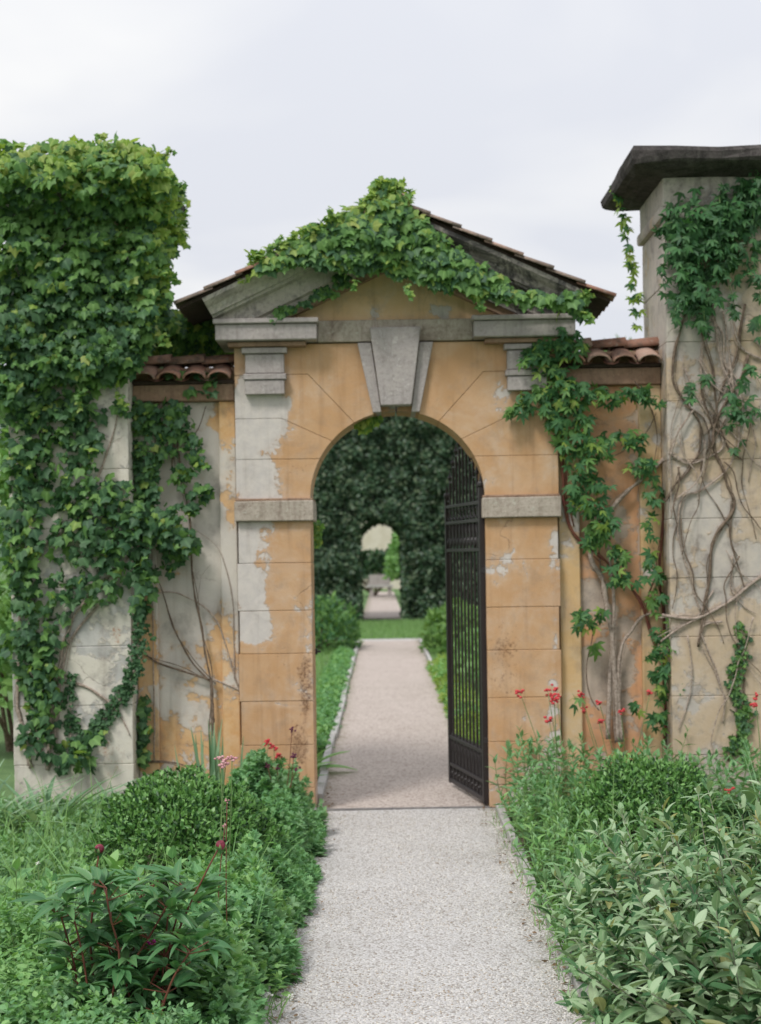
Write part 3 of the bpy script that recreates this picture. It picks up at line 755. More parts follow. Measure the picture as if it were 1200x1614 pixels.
for k in range(NB):
    s0,s1 = GL*k/NB, GL*(k+1)/NB; sm=(s0+s1)/2
    def ztop(i): return 2.10 + .40*math.sin(math.pi*i/NB)**.8 if 0<i<NB else 2.12
    za,zb_ = ztop(k), ztop(k+1); zl = min(za,zb_)-.02
    bar(s0,zl,s1,zl,.012,'step_bar')
    # ring between upper rails
    m = MB(); r=.036
    ring = [Vector(gp(sm+r*math.cos(w), 2.0+r*math.sin(w))) for w in [i*2*math.pi/10 for i in range(11)]]
    m.tube(ring, .006, 5, False); m.build('ring', M_iron, gi)
    # lancets between lock rail and upper rail
    m = MB(); m.tube([gp(s0+.012,1.76),gp(s0+.02,1.85),gp(sm,1.92),gp(s1-.02,1.85),gp(s1-.012,1.76)], .006, 5)
    m.ball(gp(sm,1.80),.016,(1,1,1.8)); m.build('lancet', M_iron, gi)
    m = MB(); m.tube([gp(sm,.17),gp(sm,.335)],.007,5); m.tube([gp(sm,.33),gp(sm,.35),gp(sm,.41)],[.006,.016,.001],5)
    m.tube([gp(s0+.014,.35),gp(sm,.25),gp(s1-.014,.35)],.005,5); m.build('dog_bar', M_iron, gi)
    m = MB(); m.tube([gp(sm,.05),gp(sm,.19)],.006,5); m.ball(gp(sm,.11),.013); m.build('baluster', M_iron, gi)
for s,z in ((0,2.16),(GL,2.12)):
    m=MB(); m.ball(gp(s,z+.02),.026); m.tube([gp(s,z+.03),gp(s,z+.11)],[.014,.001],6); m.build('finial', M_iron, gi)
for z in (.45,1.6):
    MB().box(hx-.01,gx(2*UC-491)+.02,hy-.02,hy+.02,z-.02,z+.02).build('hinge', M_iron, gi, bevel=.003)
m=MB(); x,z=W(498,1027,.38); m.box(x-.03,x+.012,.36,.40,z-.02,z+.02); m.tube([(x+.01,.38,z),(x+.035,.38,z)],.008,6)
tag(m.build('gate_latch', M_iron, bevel=.003), 'small black iron latch keep on the left jamb of the arch', 'latch')

# ================================================================ CLIMBERS
def px_pts(pts, Y): return [(*(lambda a:(a[0],))(W(a,b,Y)), Y, W(a,b,Y)[1]) for a,b in pts]
def smooth_line(pts, sub=5, wob=.0):
    P=[Vector(p) for p in pts]; out=[]
    for i in range(len(P)-1):
        p0=P[max(0,i-1)];p1=P[i];p2=P[i+1];p3=P[min(len(P)-1,i+2)]
        for k in range(sub):
            t=k/sub; q = .5*((2*p1)+(p2-p0)*t+(2*p0-5*p1+4*p2-p3)*t*t+(-p0+3*p1-3*p2+p3)*t**3)
            if wob: q = q + mnoise.noise_vector(q*7)*wob
            out.append(q)
    out.append(P[-1]); return out
def stem(parent, pts, Y, r0, r1, mat, wob=.012, name='stem'):
    if r0 >= .0058 and len(pts) > 3:
        stem1(parent, [(a+R.uniform(-7,7), b+R.uniform(-6,6)) for a,b in pts[:-1]], Y-.004, .0032, .0018, mat, wob, name)
    return stem1(parent, pts, Y, r0, r1, mat, wob, name)
def stem1(parent, pts, Y, r0, r1, mat, wob=.012, name='stem'):
    P = smooth_line(px_pts(pts, Y), 5, wob)
    ymx = Y+.004
    P = [Vector((p.x, min(p.y, ymx), p.z)) for p in P]
    n=len(P); ph=R.uniform(0,50); rr_=[(r0+(r1-r0)*i/(n-1))*(1.12+.7*mnoise.noise(Vector((i*.7,ph,0)))) for i in range(n)]
    return MB().tube(P, rr_, 7).build(name, mat, parent, smooth=True)
def in_poly(x, y, poly):
    ins = np.zeros(len(x), bool); n=len(poly)
    for i in range(n):
        x1,y1=poly[i]; x2,y2=poly[(i+1)%n]
        c = ((y1>y)!=(y2>y)); xi = (x2-x1)*(y-y1)/((y2-y1) if y2!=y1 else 1e-9)+x1
        ins ^= c & (x < xi)
    return ins
def edge_dist(x,y,poly):
    d=np.full(len(x),1e9); n=len(poly)
    for i in range(n):
        a=np.array(poly[i],float); b=np.array(poly[(i+1)%n],float); ab=b-a
        t=np.clip(((x-a[0])*ab[0]+(y-a[1])*ab[1])/max(1e-9,ab@ab),0,1)
        d=np.minimum(d, np.hypot(x-a[0]-t*ab[0], y-a[1]-t*ab[1]))
    return d
def fill_poly(poly, dens, Y, th, rough=7, tier_h=38.):
    """leaf anchors inside a photograph-space outline on the wall plane Y; a cushion th thick in the middle"""
    xs=[p[0] for p in poly]; ys=[p[1] for p in poly]
    A=(max(xs)-min(xs))*(max(ys)-min(ys)); N=int(A*dens)
    x=rng.uniform(min(xs),max(xs),N); y=rng.uniform(min(ys),max(ys),N)
    m = in_poly(x+rng.normal(0,rough,N), y+rng.normal(0,rough,N), poly); x=x[m]; y=y[m]
    d=np.clip(edge_dist(x,y,poly)/40,0,1); dep = th*(.25+.75*np.sqrt(d))*rng.uniform(.15,1,len(x))
    nz_ = np.array([mnoise.noise(Vector((a*.02,b*.02,.37))) for a,b in zip(x,y)])
    dep = np.maximum(.008, dep*(1+.9*nz_))
    tier = ((y + 14*np.array([mnoise.noise(Vector((a*.018,b*.01,3))) for a,b in zip(x,y)])*2.2)/tier_h) % 1.0
    dep = dep + th*.55*(tier-.3)*np.clip(d*3,0,1); dep=np.maximum(.008,dep)
    YY = (Y(x,y) if callable(Y) else Y)-dep; s=(D+YY)/F
    X=((x-600)-K*(y-878))*s; Z=EYE-((y-878)+K*(x-600))*s
    return np.stack([X,YY,Z],1), x, y, dep/th
def fill_blobs(bl, dens, Y, th):
    Ps=[];xx=[];yy=[];dd=[]
    for b in bl:
        cx,cy,rx,ry = b[:4]; k = b[4] if len(b)>4 else 1.0
        N=int(math.pi*rx*ry*dens*k); r=np.sqrt(rng.random(N))*(1+rng.normal(0,.12,N)); a=rng.random(N)*2*math.pi
        x=cx+rx*r*np.cos(a); y=cy+ry*r*np.sin(a); dep=np.maximum(.01, th*rng.random(N)*(1.1-.6*r)); YY=Y-dep; s=(D+YY)/F
        Ps.append(np.stack([((x-600)-K*(y-878))*s, YY, EYE-((y-878)+K*(x-600))*s],1)); xx.append(x); yy.append(y); dd.append(dep/th)
    return np.concatenate(Ps), np.concatenate(xx), np.concatenate(yy), np.concatenate(dd)
def hang(N, up=.45, j=.35, tj=.45):
    Nn = np.tile([0,-1.,up],(N,1))+jit(N,j); T=np.tile([0,-.25,-1.],(N,1))+jit(N,tj); return Nn,T

# --- big ivy on the left pillar
ivl = empty('ivy', (TXL-.43, -.2, 0), 'dense bright green ivy smothering the left pillar from cap to ground', 'climber')
topP = [(-45,240),(10,236),(60,232),(100,220),(150,218),(195,226),(238,238),(258,262),(276,290),(272,330),(262,352),(276,392),(270,430),(256,470),(240,520),(232,560),(205,585),(150,612),(95,600),(60,640),(20,640),(-45,640)]
Pa,xa,ya,da = fill_poly(topP, .042, lambda x,y: -.17-.27*np.clip((340-y)/70,0,1), .22)
# right-hand flank and cap overhang, on the pillar's side
N=1500; yy_=rng.uniform(-.3,.75,N); z_=rng.uniform(3.0,4.36,N); Pf=np.stack([TXL+.01+.155*np.clip((z_-3.0)/.9,0,1)**.5*rng.uniform(.7,1.1,N)+np.array([mnoise.noise(Vector((0,b*2.2,c*2.6)))*.11 for b,c in zip(yy_,z_)]), yy_, z_],1)
N2=2400; Pt=np.stack([rng.uniform(TXL-1.12,TXL+.16,N2), rng.uniform(-.42,.9,N2), 4.33+rng.uniform(0,.08,N2)],1)
low = [(40,700,38,90,1.2),(35,850,32,110,1.2),(40,980,30,100,1.0),(70,1090,34,70,.8),(55,1160,30,40,.6),(110,660,60,50,.9),(120,700,45,36,.8),(196,640,14,30,.5),
       (110,760,60,50,.8),(170,790,60,40,.9),(225,820,70,36,1.0),(130,850,60,50,.9),(200,880,46,34,.9),(280,850,38,22,.7),(150,925,50,30,.8),(225,930,22,40,.9),
       (90,940,30,50,.6),(75,1010,30,40,.7),(150,1160,30,16,.8),(110,1190,46,24,.9),(60,1060,26,70,.9),(110,640,40,24,.7)]
Pb,xb_,yb_,db = fill_blobs([(b[0],b[1],b[2]*.9,b[3]*.9,b[4]) for b in low], .019, -.16, .15)
trail=[(218,960),(222,1000),(214,1040),(204,1075),(186,1105),(168,1130),(148,1152),(128,1172),(96,1190)]
tr=[]
for i in range(len(trail)-1):
    for k in range(4):
        t=k/4; tr.append((trail[i][0]*(1-t)+trail[i+1][0]*t, trail[i][1]*(1-t)+trail[i+1][1]*t, 13, 13, 1.7))
for k in range(10): tr.append((112+R.uniform(-6,6), 1070+k*12, 12, 12, 1.6))
for k in range(9): tr.append((66+R.uniform(-6,6), 1060+k*14, 14, 12, 1.4))
tr=[(a+R.uniform(-4,4),b,c*R.uniform(.6,1.35),d,e*R.uniform(.4,1.1)) for a,b,c,d,e in tr]
Pc,xc,yc,dc = fill_blobs(tr, .035, -.155, .03)
Na,Ta=hang(len(Pa)); Nb,Tb=hang(len(Pb),.4,.5,.7); Nc,Tc=hang(len(Pc),.3,.45,.9)
Nf=np.tile([.9,-.35,.4],(N,1))+jit(N,.35); Tf=np.tile([.2,0,-1.],(N,1))+jit(N,.4)
k_=N2//2; Pt[:k_]=np.stack([TXL+.12+.15*rng.random(k_), rng.uniform(-.42,.97,k_), rng.uniform(4.0,4.36,k_)],1)
Nt=np.tile([.2,-.5,.9],(N2,1))+jit(N2,.4); Tt=np.tile([0,-1.,-.3],(N2,1))+jit(N2,.6)
def midx(n, y=None, p_young_backlit=.1, p_dark=.25):
    r=rng.random(n); return np.where(r<p_young_backlit, 2, np.where(r>1-p_dark, 1, 0))
mia = np.where(rng.random(len(Pa)) < np.clip(.55-(ya-230)/180,.04,.6)+np.clip((xa-215)/90,0,.5), 2, np.where(rng.random(len(Pa)) < .25+.35*(ya>430), 1, 0))  # brighter leaves towards the top and right edge carry the backlight in their colour
mib = np.where(rng.random(len(Pb))<.64,1,np.where(rng.random(len(Pb))<.12,2,0)); mic=np.ones(len(Pc),int)  # mostly dark leaves low down, the shade put into their colour
mif = midx(N,None,.45,.1); mit=midx(N2,None,.6,.05)
Sa=rng.uniform(.032,.084,len(Pa)); Sb=rng.uniform(.03,.09,len(Pb)); Sc=rng.uniform(.022,.04,len(Pc)); Sf=rng.uniform(.05,.09,N); St=rng.uniform(.05,.085,N2)
cat=np.concatenate
Pall=cat([Pa,Pf,Pt,Pb,Pc]); keyv=cat([da+.3, rng.random(N)*.4, np.zeros(N2)-1, db+.1, dc-.4])*1.0
leaves(ivl, T_IVY, Pall, cat([Na,Nf,Nt,Nb,Nc]), cat([Ta,Tf,Tt,Tb,Tc]), cat([Sa,Sf,St,Sb,Sc]), [L_ivy,L_ivyd,L_young_backlit], cat([mia,mif,mit,mib,mic]), key=keyv)
def sprigs(par, lst, Y, mats, tm=T_IVY, L=.05):
    P=[];T=[];m=MB()
    for (x0,y0,x1,y1) in lst:
        a=Vector(at_(x0,y0,Y)); b=Vector(at_(x1,y1,Y-R.uniform(-.08,.08))); mid=a.lerp(b,.5)+Vector((R.uniform(-.02,.02),R.uniform(-.03,.03),.015)); ln=smooth_line([a,mid,b],4); m.tube(ln,[.0028*(1-.6*i/(len(ln)-1)) for i in range(len(ln))],5)
        for q in ln[3:]:
            for _ in range(2): P.append((q+Vector((R.gauss(0,.008),R.gauss(0,.01),R.gauss(0,.008))))[:]); T.append((R.gauss(0,.8),R.gauss(0,.5)-.3,R.gauss(-.4,.5)))
    m.build('sprig_stem', M_gstem, par, kind='stuff'); n=len(P)
    mass('sprig_leaves', tm, np.array(P), np.tile([0,-1.,.5],(n,1))+jit(n,.5), np.array(T), rng.uniform(.5,1.1,n)*L, mats, None, par)
def at_(px,py,Y): x,z=W(px,py,Y); return (x,Y,z)
sprigs(ivl, [(250,250,272,238),(268,300,292,292),(262,430,280,446),(150,226,166,212),(20,240,14,230),(245,520,262,540),(180,610,196,640),(120,605,128,640),(60,640,48,672)], -.3, [L_young_backlit,L_ivy])
for pts,r0,r1 in [ ([(75,1215),(80,1130),(92,1060),(105,1000),(130,950),(180,900),(220,860)],.012,.006),
                   ([(50,1210),(35,1150),(28,1100),(30,1000),(40,900)],.015,.008), ([(85,1180),(95,1080),(110,1010),(150,960),(180,940)],.010,.005),
                   ([(92,1075),(130,1080),(165,1100),(190,1130),(205,1160)],.007,.004), ([(70,1200),(60,1160),(50,1130)],.01,.008),
                   ([(20,960),(50,900),(70,860),(120,820),(160,740),(190,640)],.010,.004), ([(128,1172),(165,1130),(205,1075),(220,1000),(214,940)],.007,.005),
                   ([(110,1180),(112,1130),(112,1070)],.006,.004)]:
    stem(ivl, pts, -.162, r0, r1, M_stem)

# --- creeper on the left side wall
cl = empty('creeper', (TXL+.35, .05, 0), 'dark leafy creeper trailing over the left side wall on thin brown stems', 'climber')
bl=[(225,660,22,30),(250,640,40,14,.8),(275,665,28,30,.7),(230,720,22,36),(235,770,20,36),(300,700,20,20,.7),(318,728,14,10,1),(315,772,20,12,1.4),(295,745,14,12,1),(298,800,16,12,.9),
    (235,830,24,26),(262,845,40,22),(285,860,26,22),(222,890,16,40),(265,895,16,14,.6),(222,940,12,34),(300,590,60,8,.4),(320,612,24,10,.5),(228,1130,9,36,1),(222,1180,10,30,1),(285,740,18,30,.4),(262,700,16,36,.6)]
P_,x_,y_,d_ = fill_blobs(bl,.030,.04,.10); Nn,T_=hang(len(P_),.6,.5,.7)
leaves(cl, T_IVY, P_, Nn, T_, rng.uniform(.04,.075,len(P_)), [L_ivy,L_ivyd,L_young_backlit], midx(len(P_),None,.08,.6), key=d_)
Y=.055
for pts,r0,r1 in [ ([(335,1160),(333,1080),(325,1040),(318,990),(308,940),(302,880),(300,820),(290,770),(280,700),(270,650)],.008,.004),
                   ([(333,1076),(300,1040),(275,990),(255,930),(245,890)],.006,.003), ([(330,1072),(290,1058),(250,1045),(225,1025),(208,1000)],.007,.004),
                   ([(400,1110),(395,1100),(370,1085),(335,1070)],.005,.005), ([(392,1104),(375,1080),(360,1030),(345,985),(320,955),(290,940),(265,933),(225,935),(200,920)],.005,.004),
                   ([(370,1070),(368,970),(358,900),(340,860),(300,830)],.004,.002), ([(312,950),(318,910),(332,890)],.002,.001),
                   ([(225,1200),(260,1200),(300,1210),(340,1240)],.006,.004), ([(255,640),(275,680),(272,740),(283,760)],.009,.005),([(283,700),(310,680),(325,640)],.006,.003),
                   ([(335,1160),(336,1130),(334,1100),(333,1076)],.010,.009), ([(243,1200),(243,1100),(241,960),(240,850)],.004,.003)]:
    stem(cl, pts, Y, r0, r1, M_stemd if r0>.0055 else M_stem, .006)

# --- ivy over the pediment
ip = empty('ivy', (CX, -.3, gz(300)-.2), 'bright ivy draped over the pediment and its peak', 'climber')
pp=[(395,424),(440,398),(490,368),(540,338),(580,324),(590,304),(604,296),(626,299),(642,322),(666,342),(700,372),(735,404),(775,430),(820,456),(862,464),(905,462),(925,470),(918,488),(880,476),(850,474),(815,474),(775,462),(745,462),(715,450),(690,452),(660,430),(630,432),(600,412),(560,424),(530,416),(500,416),(470,410),(430,422),(404,428)]
P_,x_,y_,d_ = fill_poly(pp,.050,-.285,.10,4,24.)
N3=1100; xr=rng.uniform(-.95,.12,N3); Pr=np.stack([CX+xr, rng.uniform(-.33,.45,N3), ZA-SL*np.abs(xr)+rng.uniform(.02,.09,N3)],1)
N4=350; a=rng.random(N4)*6.28; rr=rng.random(N4)**.5; Pk=np.stack([CX-.045+.095*rr*np.cos(a)*1.0, -.22+.13*rr*np.sin(a), ZA-.02+.13*rng.random(N4)],1)
mi_=np.where(rng.random(len(P_))<np.clip(.45-.01*(y_-(300+.46*np.abs(x_-615))),.08,.6),2,np.where(rng.random(len(P_))<.3,1,0))  # bright leaves along the upper edge, backlight painted by leaf colour
n1_,t1_=hang(len(P_),.5,.35,.4)
n2_=np.tile([0,-.5,1.],(N3,1))+jit(N3,.4); t2_=np.tile([0,-1.,-.5],(N3,1))+jit(N3,.5); n3_,t3_=hang(N4,.5,.6,.5)
leaves(ip, T_IVY, cat([P_,Pr,Pk]), cat([n1_,n2_,n3_]), cat([t1_,t2_,t3_]), cat([rng.uniform(.05,.085,len(P_)),rng.uniform(.045,.075,N3),rng.uniform(.045,.07,N4)]), [L_ivy,L_ivyd,L_young_backlit], cat([mi_,midx(N3,None,.7,.05),midx(N4,None,.6,.05)]), key=cat([d_,np.zeros(N3)-1,rng.random(N4)*.5]))
sb=[(505,462,16,9,1.5),(478,476,10,7,1.5),(520,455,12,10,1.5),(455,486,12,7,1.5),(440,492,10,7,1.6),(430,500,7,5,1.6),(540,440,14,12,1.2)]
P_,x_,y_,d_=fill_blobs(sb,.04,-.14,.04); Nn,T_=hang(len(P_)); mass('foliage', T_IVY, P_,Nn,T_, rng.uniform(.035,.055,len(P_)), [L_ivy,L_ivyd], None, ip)
stem(ip, [(920,480),(860,470),(760,440),(700,400),(640,340),(615,310)], -.29, .006,.010, M_stemd)
stem(ip, [(610,315),(540,350),(470,390),(400,430)], -.28, .010,.004, M_stemd)
sprigs(ip, [(600,300,594,284),(620,300,632,286),(500,366,490,356),(905,470,930,462),(918,492,934,508),(400,432,384,440),(530,345,520,330),(560,440,556,458),(640,446,646,466),(750,470,760,490)], -.33, [L_young_backlit,L_ivy])
# sprig hanging inside the arch
sg = empty('ivy', (*W(580,650,.1)[:1], .1, W(580,650,.1)[1]), 'small yellow green ivy sprig hanging inside the top of the arch', 'climber')
P_,x_,y_,d_=fill_blobs([(580,662,20,9,1.6),(574,672,8,6,1.5)],.05,.2,.1); Nn,T_=hang(len(P_)); leaves(sg,T_IVY,P_,Nn,T_,rng.uniform(.04,.065,len(P_)),[L_young_backlit,L_ivy],None)
stem(sg,[(600,652),(588,656),(576,664)],.14,.003,.002,M_gstem)
sg = empty('ivy', (*W(500,850,.42)[:1], .42, W(500,850,.42)[1]), 'yellowish ivy leaves peeping round the left jamb below the impost', 'climber')
P_,x_,y_,d_=fill_blobs([(499,838,7,20,1.6)],.05,.46,.04); Nn,T_=hang(len(P_)); leaves(sg,T_IVY,P_,Nn,T_,rng.uniform(.04,.06,len(P_)),[L_young_backlit,L_ivy],None)

# --- ivy behind / on top of the left side wall
ib = empty('ivy', (TXL+.4,.4,3.0), 'dark ivy heaped on top of the left side wall behind its tiles', 'climber')
P_,x_,y_,d_ = fill_poly([(225,480),(262,478),(290,500),(318,496),(372,500),(372,560),(300,566),(225,566)],.09,.62,.2,4)
Nn,T_=hang(len(P_)); leaves(ib,T_IVY,P_,Nn,T_,rng.uniform(.05,.08,len(P_)),[L_ivy,L_ivyd,L_young_backlit],midx(len(P_),None,.2,.3),key=d_)

# --- creeper on right side wall
crw = empty('creeper', (CX+1.45, 0, 0), 'green creeper hanging from the pediment end over the right side wall', 'climber')
bl=[(885,492,40,16,1),(880,520,36,20,1),(865,555,34,24,1.1),(900,545,26,20,.8),(870,600,30,30,1),(835,560,22,18,.7),(900,620,36,24,1),(850,635,36,18,1),(820,648,18,10,.6),(940,625,40,16,.8),(990,622,36,14,1),(1020,618,16,14,.8),(895,660,34,24,1),(930,700,30,24,.9),(895,700,20,26,.8),(985,690,30,12,.9),(1010,735,22,14,.9),
    (915,735,26,24,.9),(945,768,22,20,.8),(920,790,22,24,.9),(948,825,24,30,1.3),(935,850,16,14,1.1),(905,775,12,20,.5),(1000,690,20,14,.8),(1028,775,14,24,.7),(1028,830,12,20,.7),(970,868,14,10,.7),(1030,880,18,12,.9),(1035,905,16,12,.8),(975,905,20,22,.9),(1012,915,12,10,.7),
    (1038,945,14,22,.8),(930,965,26,12,.8),(925,985,14,14,.7),(1060,1000,28,18,.8),(1050,1030,22,30,.8),(1040,1080,14,30,.8),(1070,1090,16,10,.8),(1040,1130,16,20,.8),(935,1020,8,14,.6),(800,650,10,14,.3),(910,1100,8,16,.5),(1000,1120,14,14,.5)]
sprigs(crw,[(830,640,800,652),(850,560,822,570),(1020,620,1040,640),(940,700,960,722),(1000,735,1030,730),(930,960,912,975),(960,870,985,878),(1045,1020,1020,1040)],-.1,[L_creep,L_ivy],T_CREEP,.07)
P_,x_,y_,d_ = fill_blobs(bl,.020,-.02,.16); Nn,T_=hang(len(P_),.7,.5,.7)
leaves(crw, T_CREEP, P_,Nn,T_, rng.uniform(.05,.085,len(P_)), [L_creep,L_ivy,L_young_backlit], np.where(rng.random(len(P_))<.08,2,np.where(rng.random(len(P_))<.3,1,0)), key=d_)
for pts,r0,r1 in [ ([(974,1170),(972,1090),(965,1020),(958,960),(950,915),(935,890),(932,865),(945,850),(965,800),(990,775),(1012,755),(1035,735),(1052,718)],.016,.012),
      ([(980,1170),(976,1080),(980,1020),(996,995),(1015,970),(1040,968)],.011,.008), ([(958,1165),(962,1060),(968,950),(962,890),(958,850),(944,838)],.014,.006),
      ([(883,690),(888,760),(892,810),(908,845),(940,872),(975,905),(1010,950),(1030,1010),(1045,1050),(1050,1120)],.009,.010),
      ([(860,560),(872,630),(885,700),(892,770),(905,830)],.006,.004), ([(866,620),(858,580),(862,540),(880,500)],.008,.005),
      ([(1048,1170),(1050,1080),(1047,980),(1040,900),(1046,800),(1050,700),(1045,620)],.009,.006), ([(1040,900),(1022,940),(1018,970)],.006,.004),
      ([(955,955),(940,985),(932,1010),(925,1060),(932,1100),(945,1120)],.004,.003),([(950,935),(945,870),(950,840),(930,790),(915,740),(905,680)],.005,.003),
      ([(905,640),(930,690),(960,720),(1010,690),(1035,650)],.004,.002),([(1000,600),(1025,640),(1035,690),(1030,740)],.004,.002)]:
    stem(crw, pts, .04, r0, r1, M_stem if r0>.010 else M_rstem if r0 in (.009,.006) else M_stemd, .008)

# --- creeper on right pillar
crp = empty('creeper', (TXR+.5,-.2,0), 'leafy creeper with tangled bare pale stems on the right pillar', 'climber')
bl=[(1090,340,40,30,.8),(1130,345,50,30,1),(1170,330,40,40,1),(1080,380,36,34,1),(1120,400,40,40,1.1),(1165,380,40,36,.9),(1075,430,30,34,1),(1110,460,30,30,.9),(1085,475,24,20,.7),(1150,430,40,20,.5),(1190,300,24,30,.8),
    (1100,510,30,14,.4),(1180,640,24,30,.6),(1180,590,20,14,.4),(1110,600,16,14,.5),(1160,700,16,10,.4),(1190,510,14,20,.5),(1060,330,16,10,.6),(1085,300,20,8,.4),(1150,620,14,10,.4)]
sprigs(crp,[(1060,350,1036,372),(1070,400,1044,420),(1080,470,1062,500),(1110,490,1118,530),(1150,450,1160,500),(1190,420,1198,470),(1135,320,1140,292),(1170,640,1150,670),(1100,600,1088,630)],-.3,[L_creep,L_ivyd],T_CREEP,.07)
P_,x_,y_,d_ = fill_blobs([(b[0]+R.uniform(-8,8),b[1],b[2]*1.1,b[3]*1.1,b[4]) for b in bl],.0165,-.16,.24)
sl=[(972+i*3 if i<5 else 988+ (i-5)*1.1+R.uniform(-3,3), 300+i*11, R.uniform(3,8), 9, R.uniform(.3,1)) for i in range(20)]
P2,x2,y2,d2 = fill_blobs(sl,.034,.5,.1)
Nn,T_=hang(len(P_)+len(P2),.8,.5,.6)
leaves(crp, T_CREEP, cat([P_,P2]),Nn,T_, rng.uniform(.05,.085,len(Nn)), [L_creep,L_ivyd,L_young_backlit], cat([np.where(rng.random(len(P_))<.3,1,0), np.where(rng.random(len(P2))<.5,2,0)]), key=cat([d_,d2-.3]))
for pts,r0,r1 in [ ([(1100,1020),(1110,960),(1120,900),(1125,850),(1150,815),(1158,790),(1145,760),(1128,710),(1126,680),(1140,640),(1165,600),(1180,560)],.008,.011),
   ([(1158,790),(1152,840),(1160,880),(1175,930)],.006,.004), ([(1140,980),(1108,985),(1108,1010),(1130,1060),(1142,1100),(1140,1140)],.007,.004),
   ([(1045,968),(1075,975),(1110,970),(1140,955),(1165,935),(1205,905)],.010,.010), ([(1042,1010),(1070,990),(1100,970),(1125,930)],.006,.005),
   ([(1105,965),(1090,920),(1075,870),(1070,820),(1078,785),(1110,770),(1140,745),(1165,700),(1160,650),(1150,560),(1140,490)],.006,.006),
   ([(1050,790),(1065,765),(1090,735),(1105,700),(1100,660),(1070,620),(1060,570),(1080,500),(1095,460)],.006,.007),
   ([(1055,715),(1085,730),(1120,720),(1140,700),(1120,660),(1100,630),(1080,580)],.006,.005), ([(1100,470),(1110,540),(1125,590),(1130,650),(1145,700),(1170,725)],.006,.005),
   ([(1125,480),(1135,560),(1150,600),(1175,640),(1190,700),(1180,760)],.006,.003), ([(1150,470),(1165,540),(1190,560),(1210,570)],.007,.005),
   ([(1078,640),(1110,660),(1120,700),(1104,740),(1125,790),(1150,830)],.005,.003), ([(1070,820),(1060,870),(1068,910),(1060,960)],.004,.002),
   ([(1120,500),(1105,560),(1112,620),(1150,680),(1175,700)],.007,.004), ([(1175,480),(1160,560),(1135,620),(1125,660)],.007,.005),
   ([(1085,1000),(1092,1060),(1085,1110),(1070,1150)],.004,.003),([(1190,640),(1170,740),(1180,800),(1192,850)],.004,.002)]:
    stem(crp, pts, -.165, r0, r1, M_stem if R.random()<.7 else M_stemd, .012)
for k in range(26):
    x=R.uniform(1062,1195); y=R.uniform(480,760) if k<17 else R.uniform(560,1000); a=R.uniform(.9,2.2); pts=[(x,y)]
    for j in range(R.randint(3,6)):
        a+=R.uniform(-.6,.6); a=min(2.5,max(.6,a)); l=R.uniform(28,50); x=min(1215,max(1058,x+l*math.cos(a))); y+=l*math.sin(a); pts.append((x,y))
    r=R.choice([.002,.003,.0045,.006]); stem(crp, pts, -.16-R.uniform(0,.03), r, r*.5, R.choice([M_stem,M_stem,M_stemd]), .014)
isp = empty('ivy', (*W(1165,1190,-.17)[:1],-.17,.0), 'narrow ivy strand climbing the foot of the right pillar', 'climber')
sl=[(1164+7*math.sin(i*.5)+R.uniform(-4,4), 980+i*10, (4+i*1.6 if i<8 else R.uniform(9,17)), 9, R.uniform(.6,1.2)) for i in range(22)]
P_,x_,y_,d_=fill_blobs(sl,.045,-.155,.03); Nn,T_=hang(len(P_),.3,.4,.9); leaves(isp,T_IVY,P_,Nn,T_,rng.uniform(.025,.042,len(P_)),[L_ivyd,L_ivy],None,key=d_)
stem(isp,[(1150,1200),(1170,1120),(1172,1050),(1160,990)],-.158,.005,.003,M_stemd)

def canopy(name, label, cat_, outline, n, hfun, size, tm, mats, mi=None, tilt=.55, dens_top=.6, lay=.55, jitn=.55):
    """leafy ground cover under a height field; outline in ground metres"""
    xs=[p[0] for p in outline]; ys=[p[1] for p in outline]
    x=rng.uniform(min(xs),max(xs),n*2); y=rng.uniform(min(ys),max(ys),n*2)
    n=int(n/3.0); size*=.74; x=x[:n*2]; y=y[:n*2]
    wx=np.array([mnoise.noise(Vector((a*3.1,b*3.1,5)))*.13+mnoise.noise(Vector((a*8,b*8,6)))*.06 for a,b in zip(x,y)])
    m=in_poly(x+wx+rng.normal(0,.02,len(x)),y+rng.normal(0,.03,len(y)),outline); x=x[m][:n]; y=y[m][:n]; k=len(x)
    ed=edge_dist(x,y,outline)
    nz_=np.array([mnoise.noise(Vector((a*3.2,b*3.2,7)))*.8+.5*mnoise.noise(Vector((a*9,b*9,2))) for a,b in zip(x,y)])
    h=np.array([hfun(a,b) for a,b in zip(x,y)])*(1+.75*nz_)*np.clip(.35+ed/.18,0,1)
    W_=9; h=h*rng.uniform(.60,1.18,k)
    kk=np.tile(np.arange(W_),k); idx=np.repeat(np.arange(k),W_)
    f=kk/(W_-1.0); az=rng.random(k)[idx]*6.283+kk*2.4+rng.normal(0,.25,k*W_)
    el=1.05-1.25*f+rng.normal(0,.2,k*W_); L=(.55+.6*np.sqrt(f))*rng.uniform(.75,1.2,k*W_)*size
    z=h[idx]-f*np.minimum(h[idx]*.8,size*2.4)
    P=np.stack([x[idx]+rng.normal(0,.005,k*W_),y[idx]+rng.normal(0,.005,k*W_),np.maximum(.006,z)],1)
    T=np.stack([np.cos(az)*np.cos(el),np.sin(az)*np.cos(el),np.sin(el)],1); Nn=np.stack([-np.cos(az)*np.sin(el),-np.sin(az)*np.sin(el),np.cos(el)],1)+jit(k*W_,.22)
    patch=np.array([mnoise.noise(Vector((a*1.9,b*1.9,11))) for a,b in zip(x,y)])[idx]
    q_=rng.normal(0,.22,k)[idx]+patch; mi=np.where(q_>.12,0,np.where(q_<-.12,len(mats)-1,min(1,len(mats)-1))); k=k*W_
    o=mass(name,tm,P,Nn,T,L,mats,mi)
    return tag(o,label,cat_)
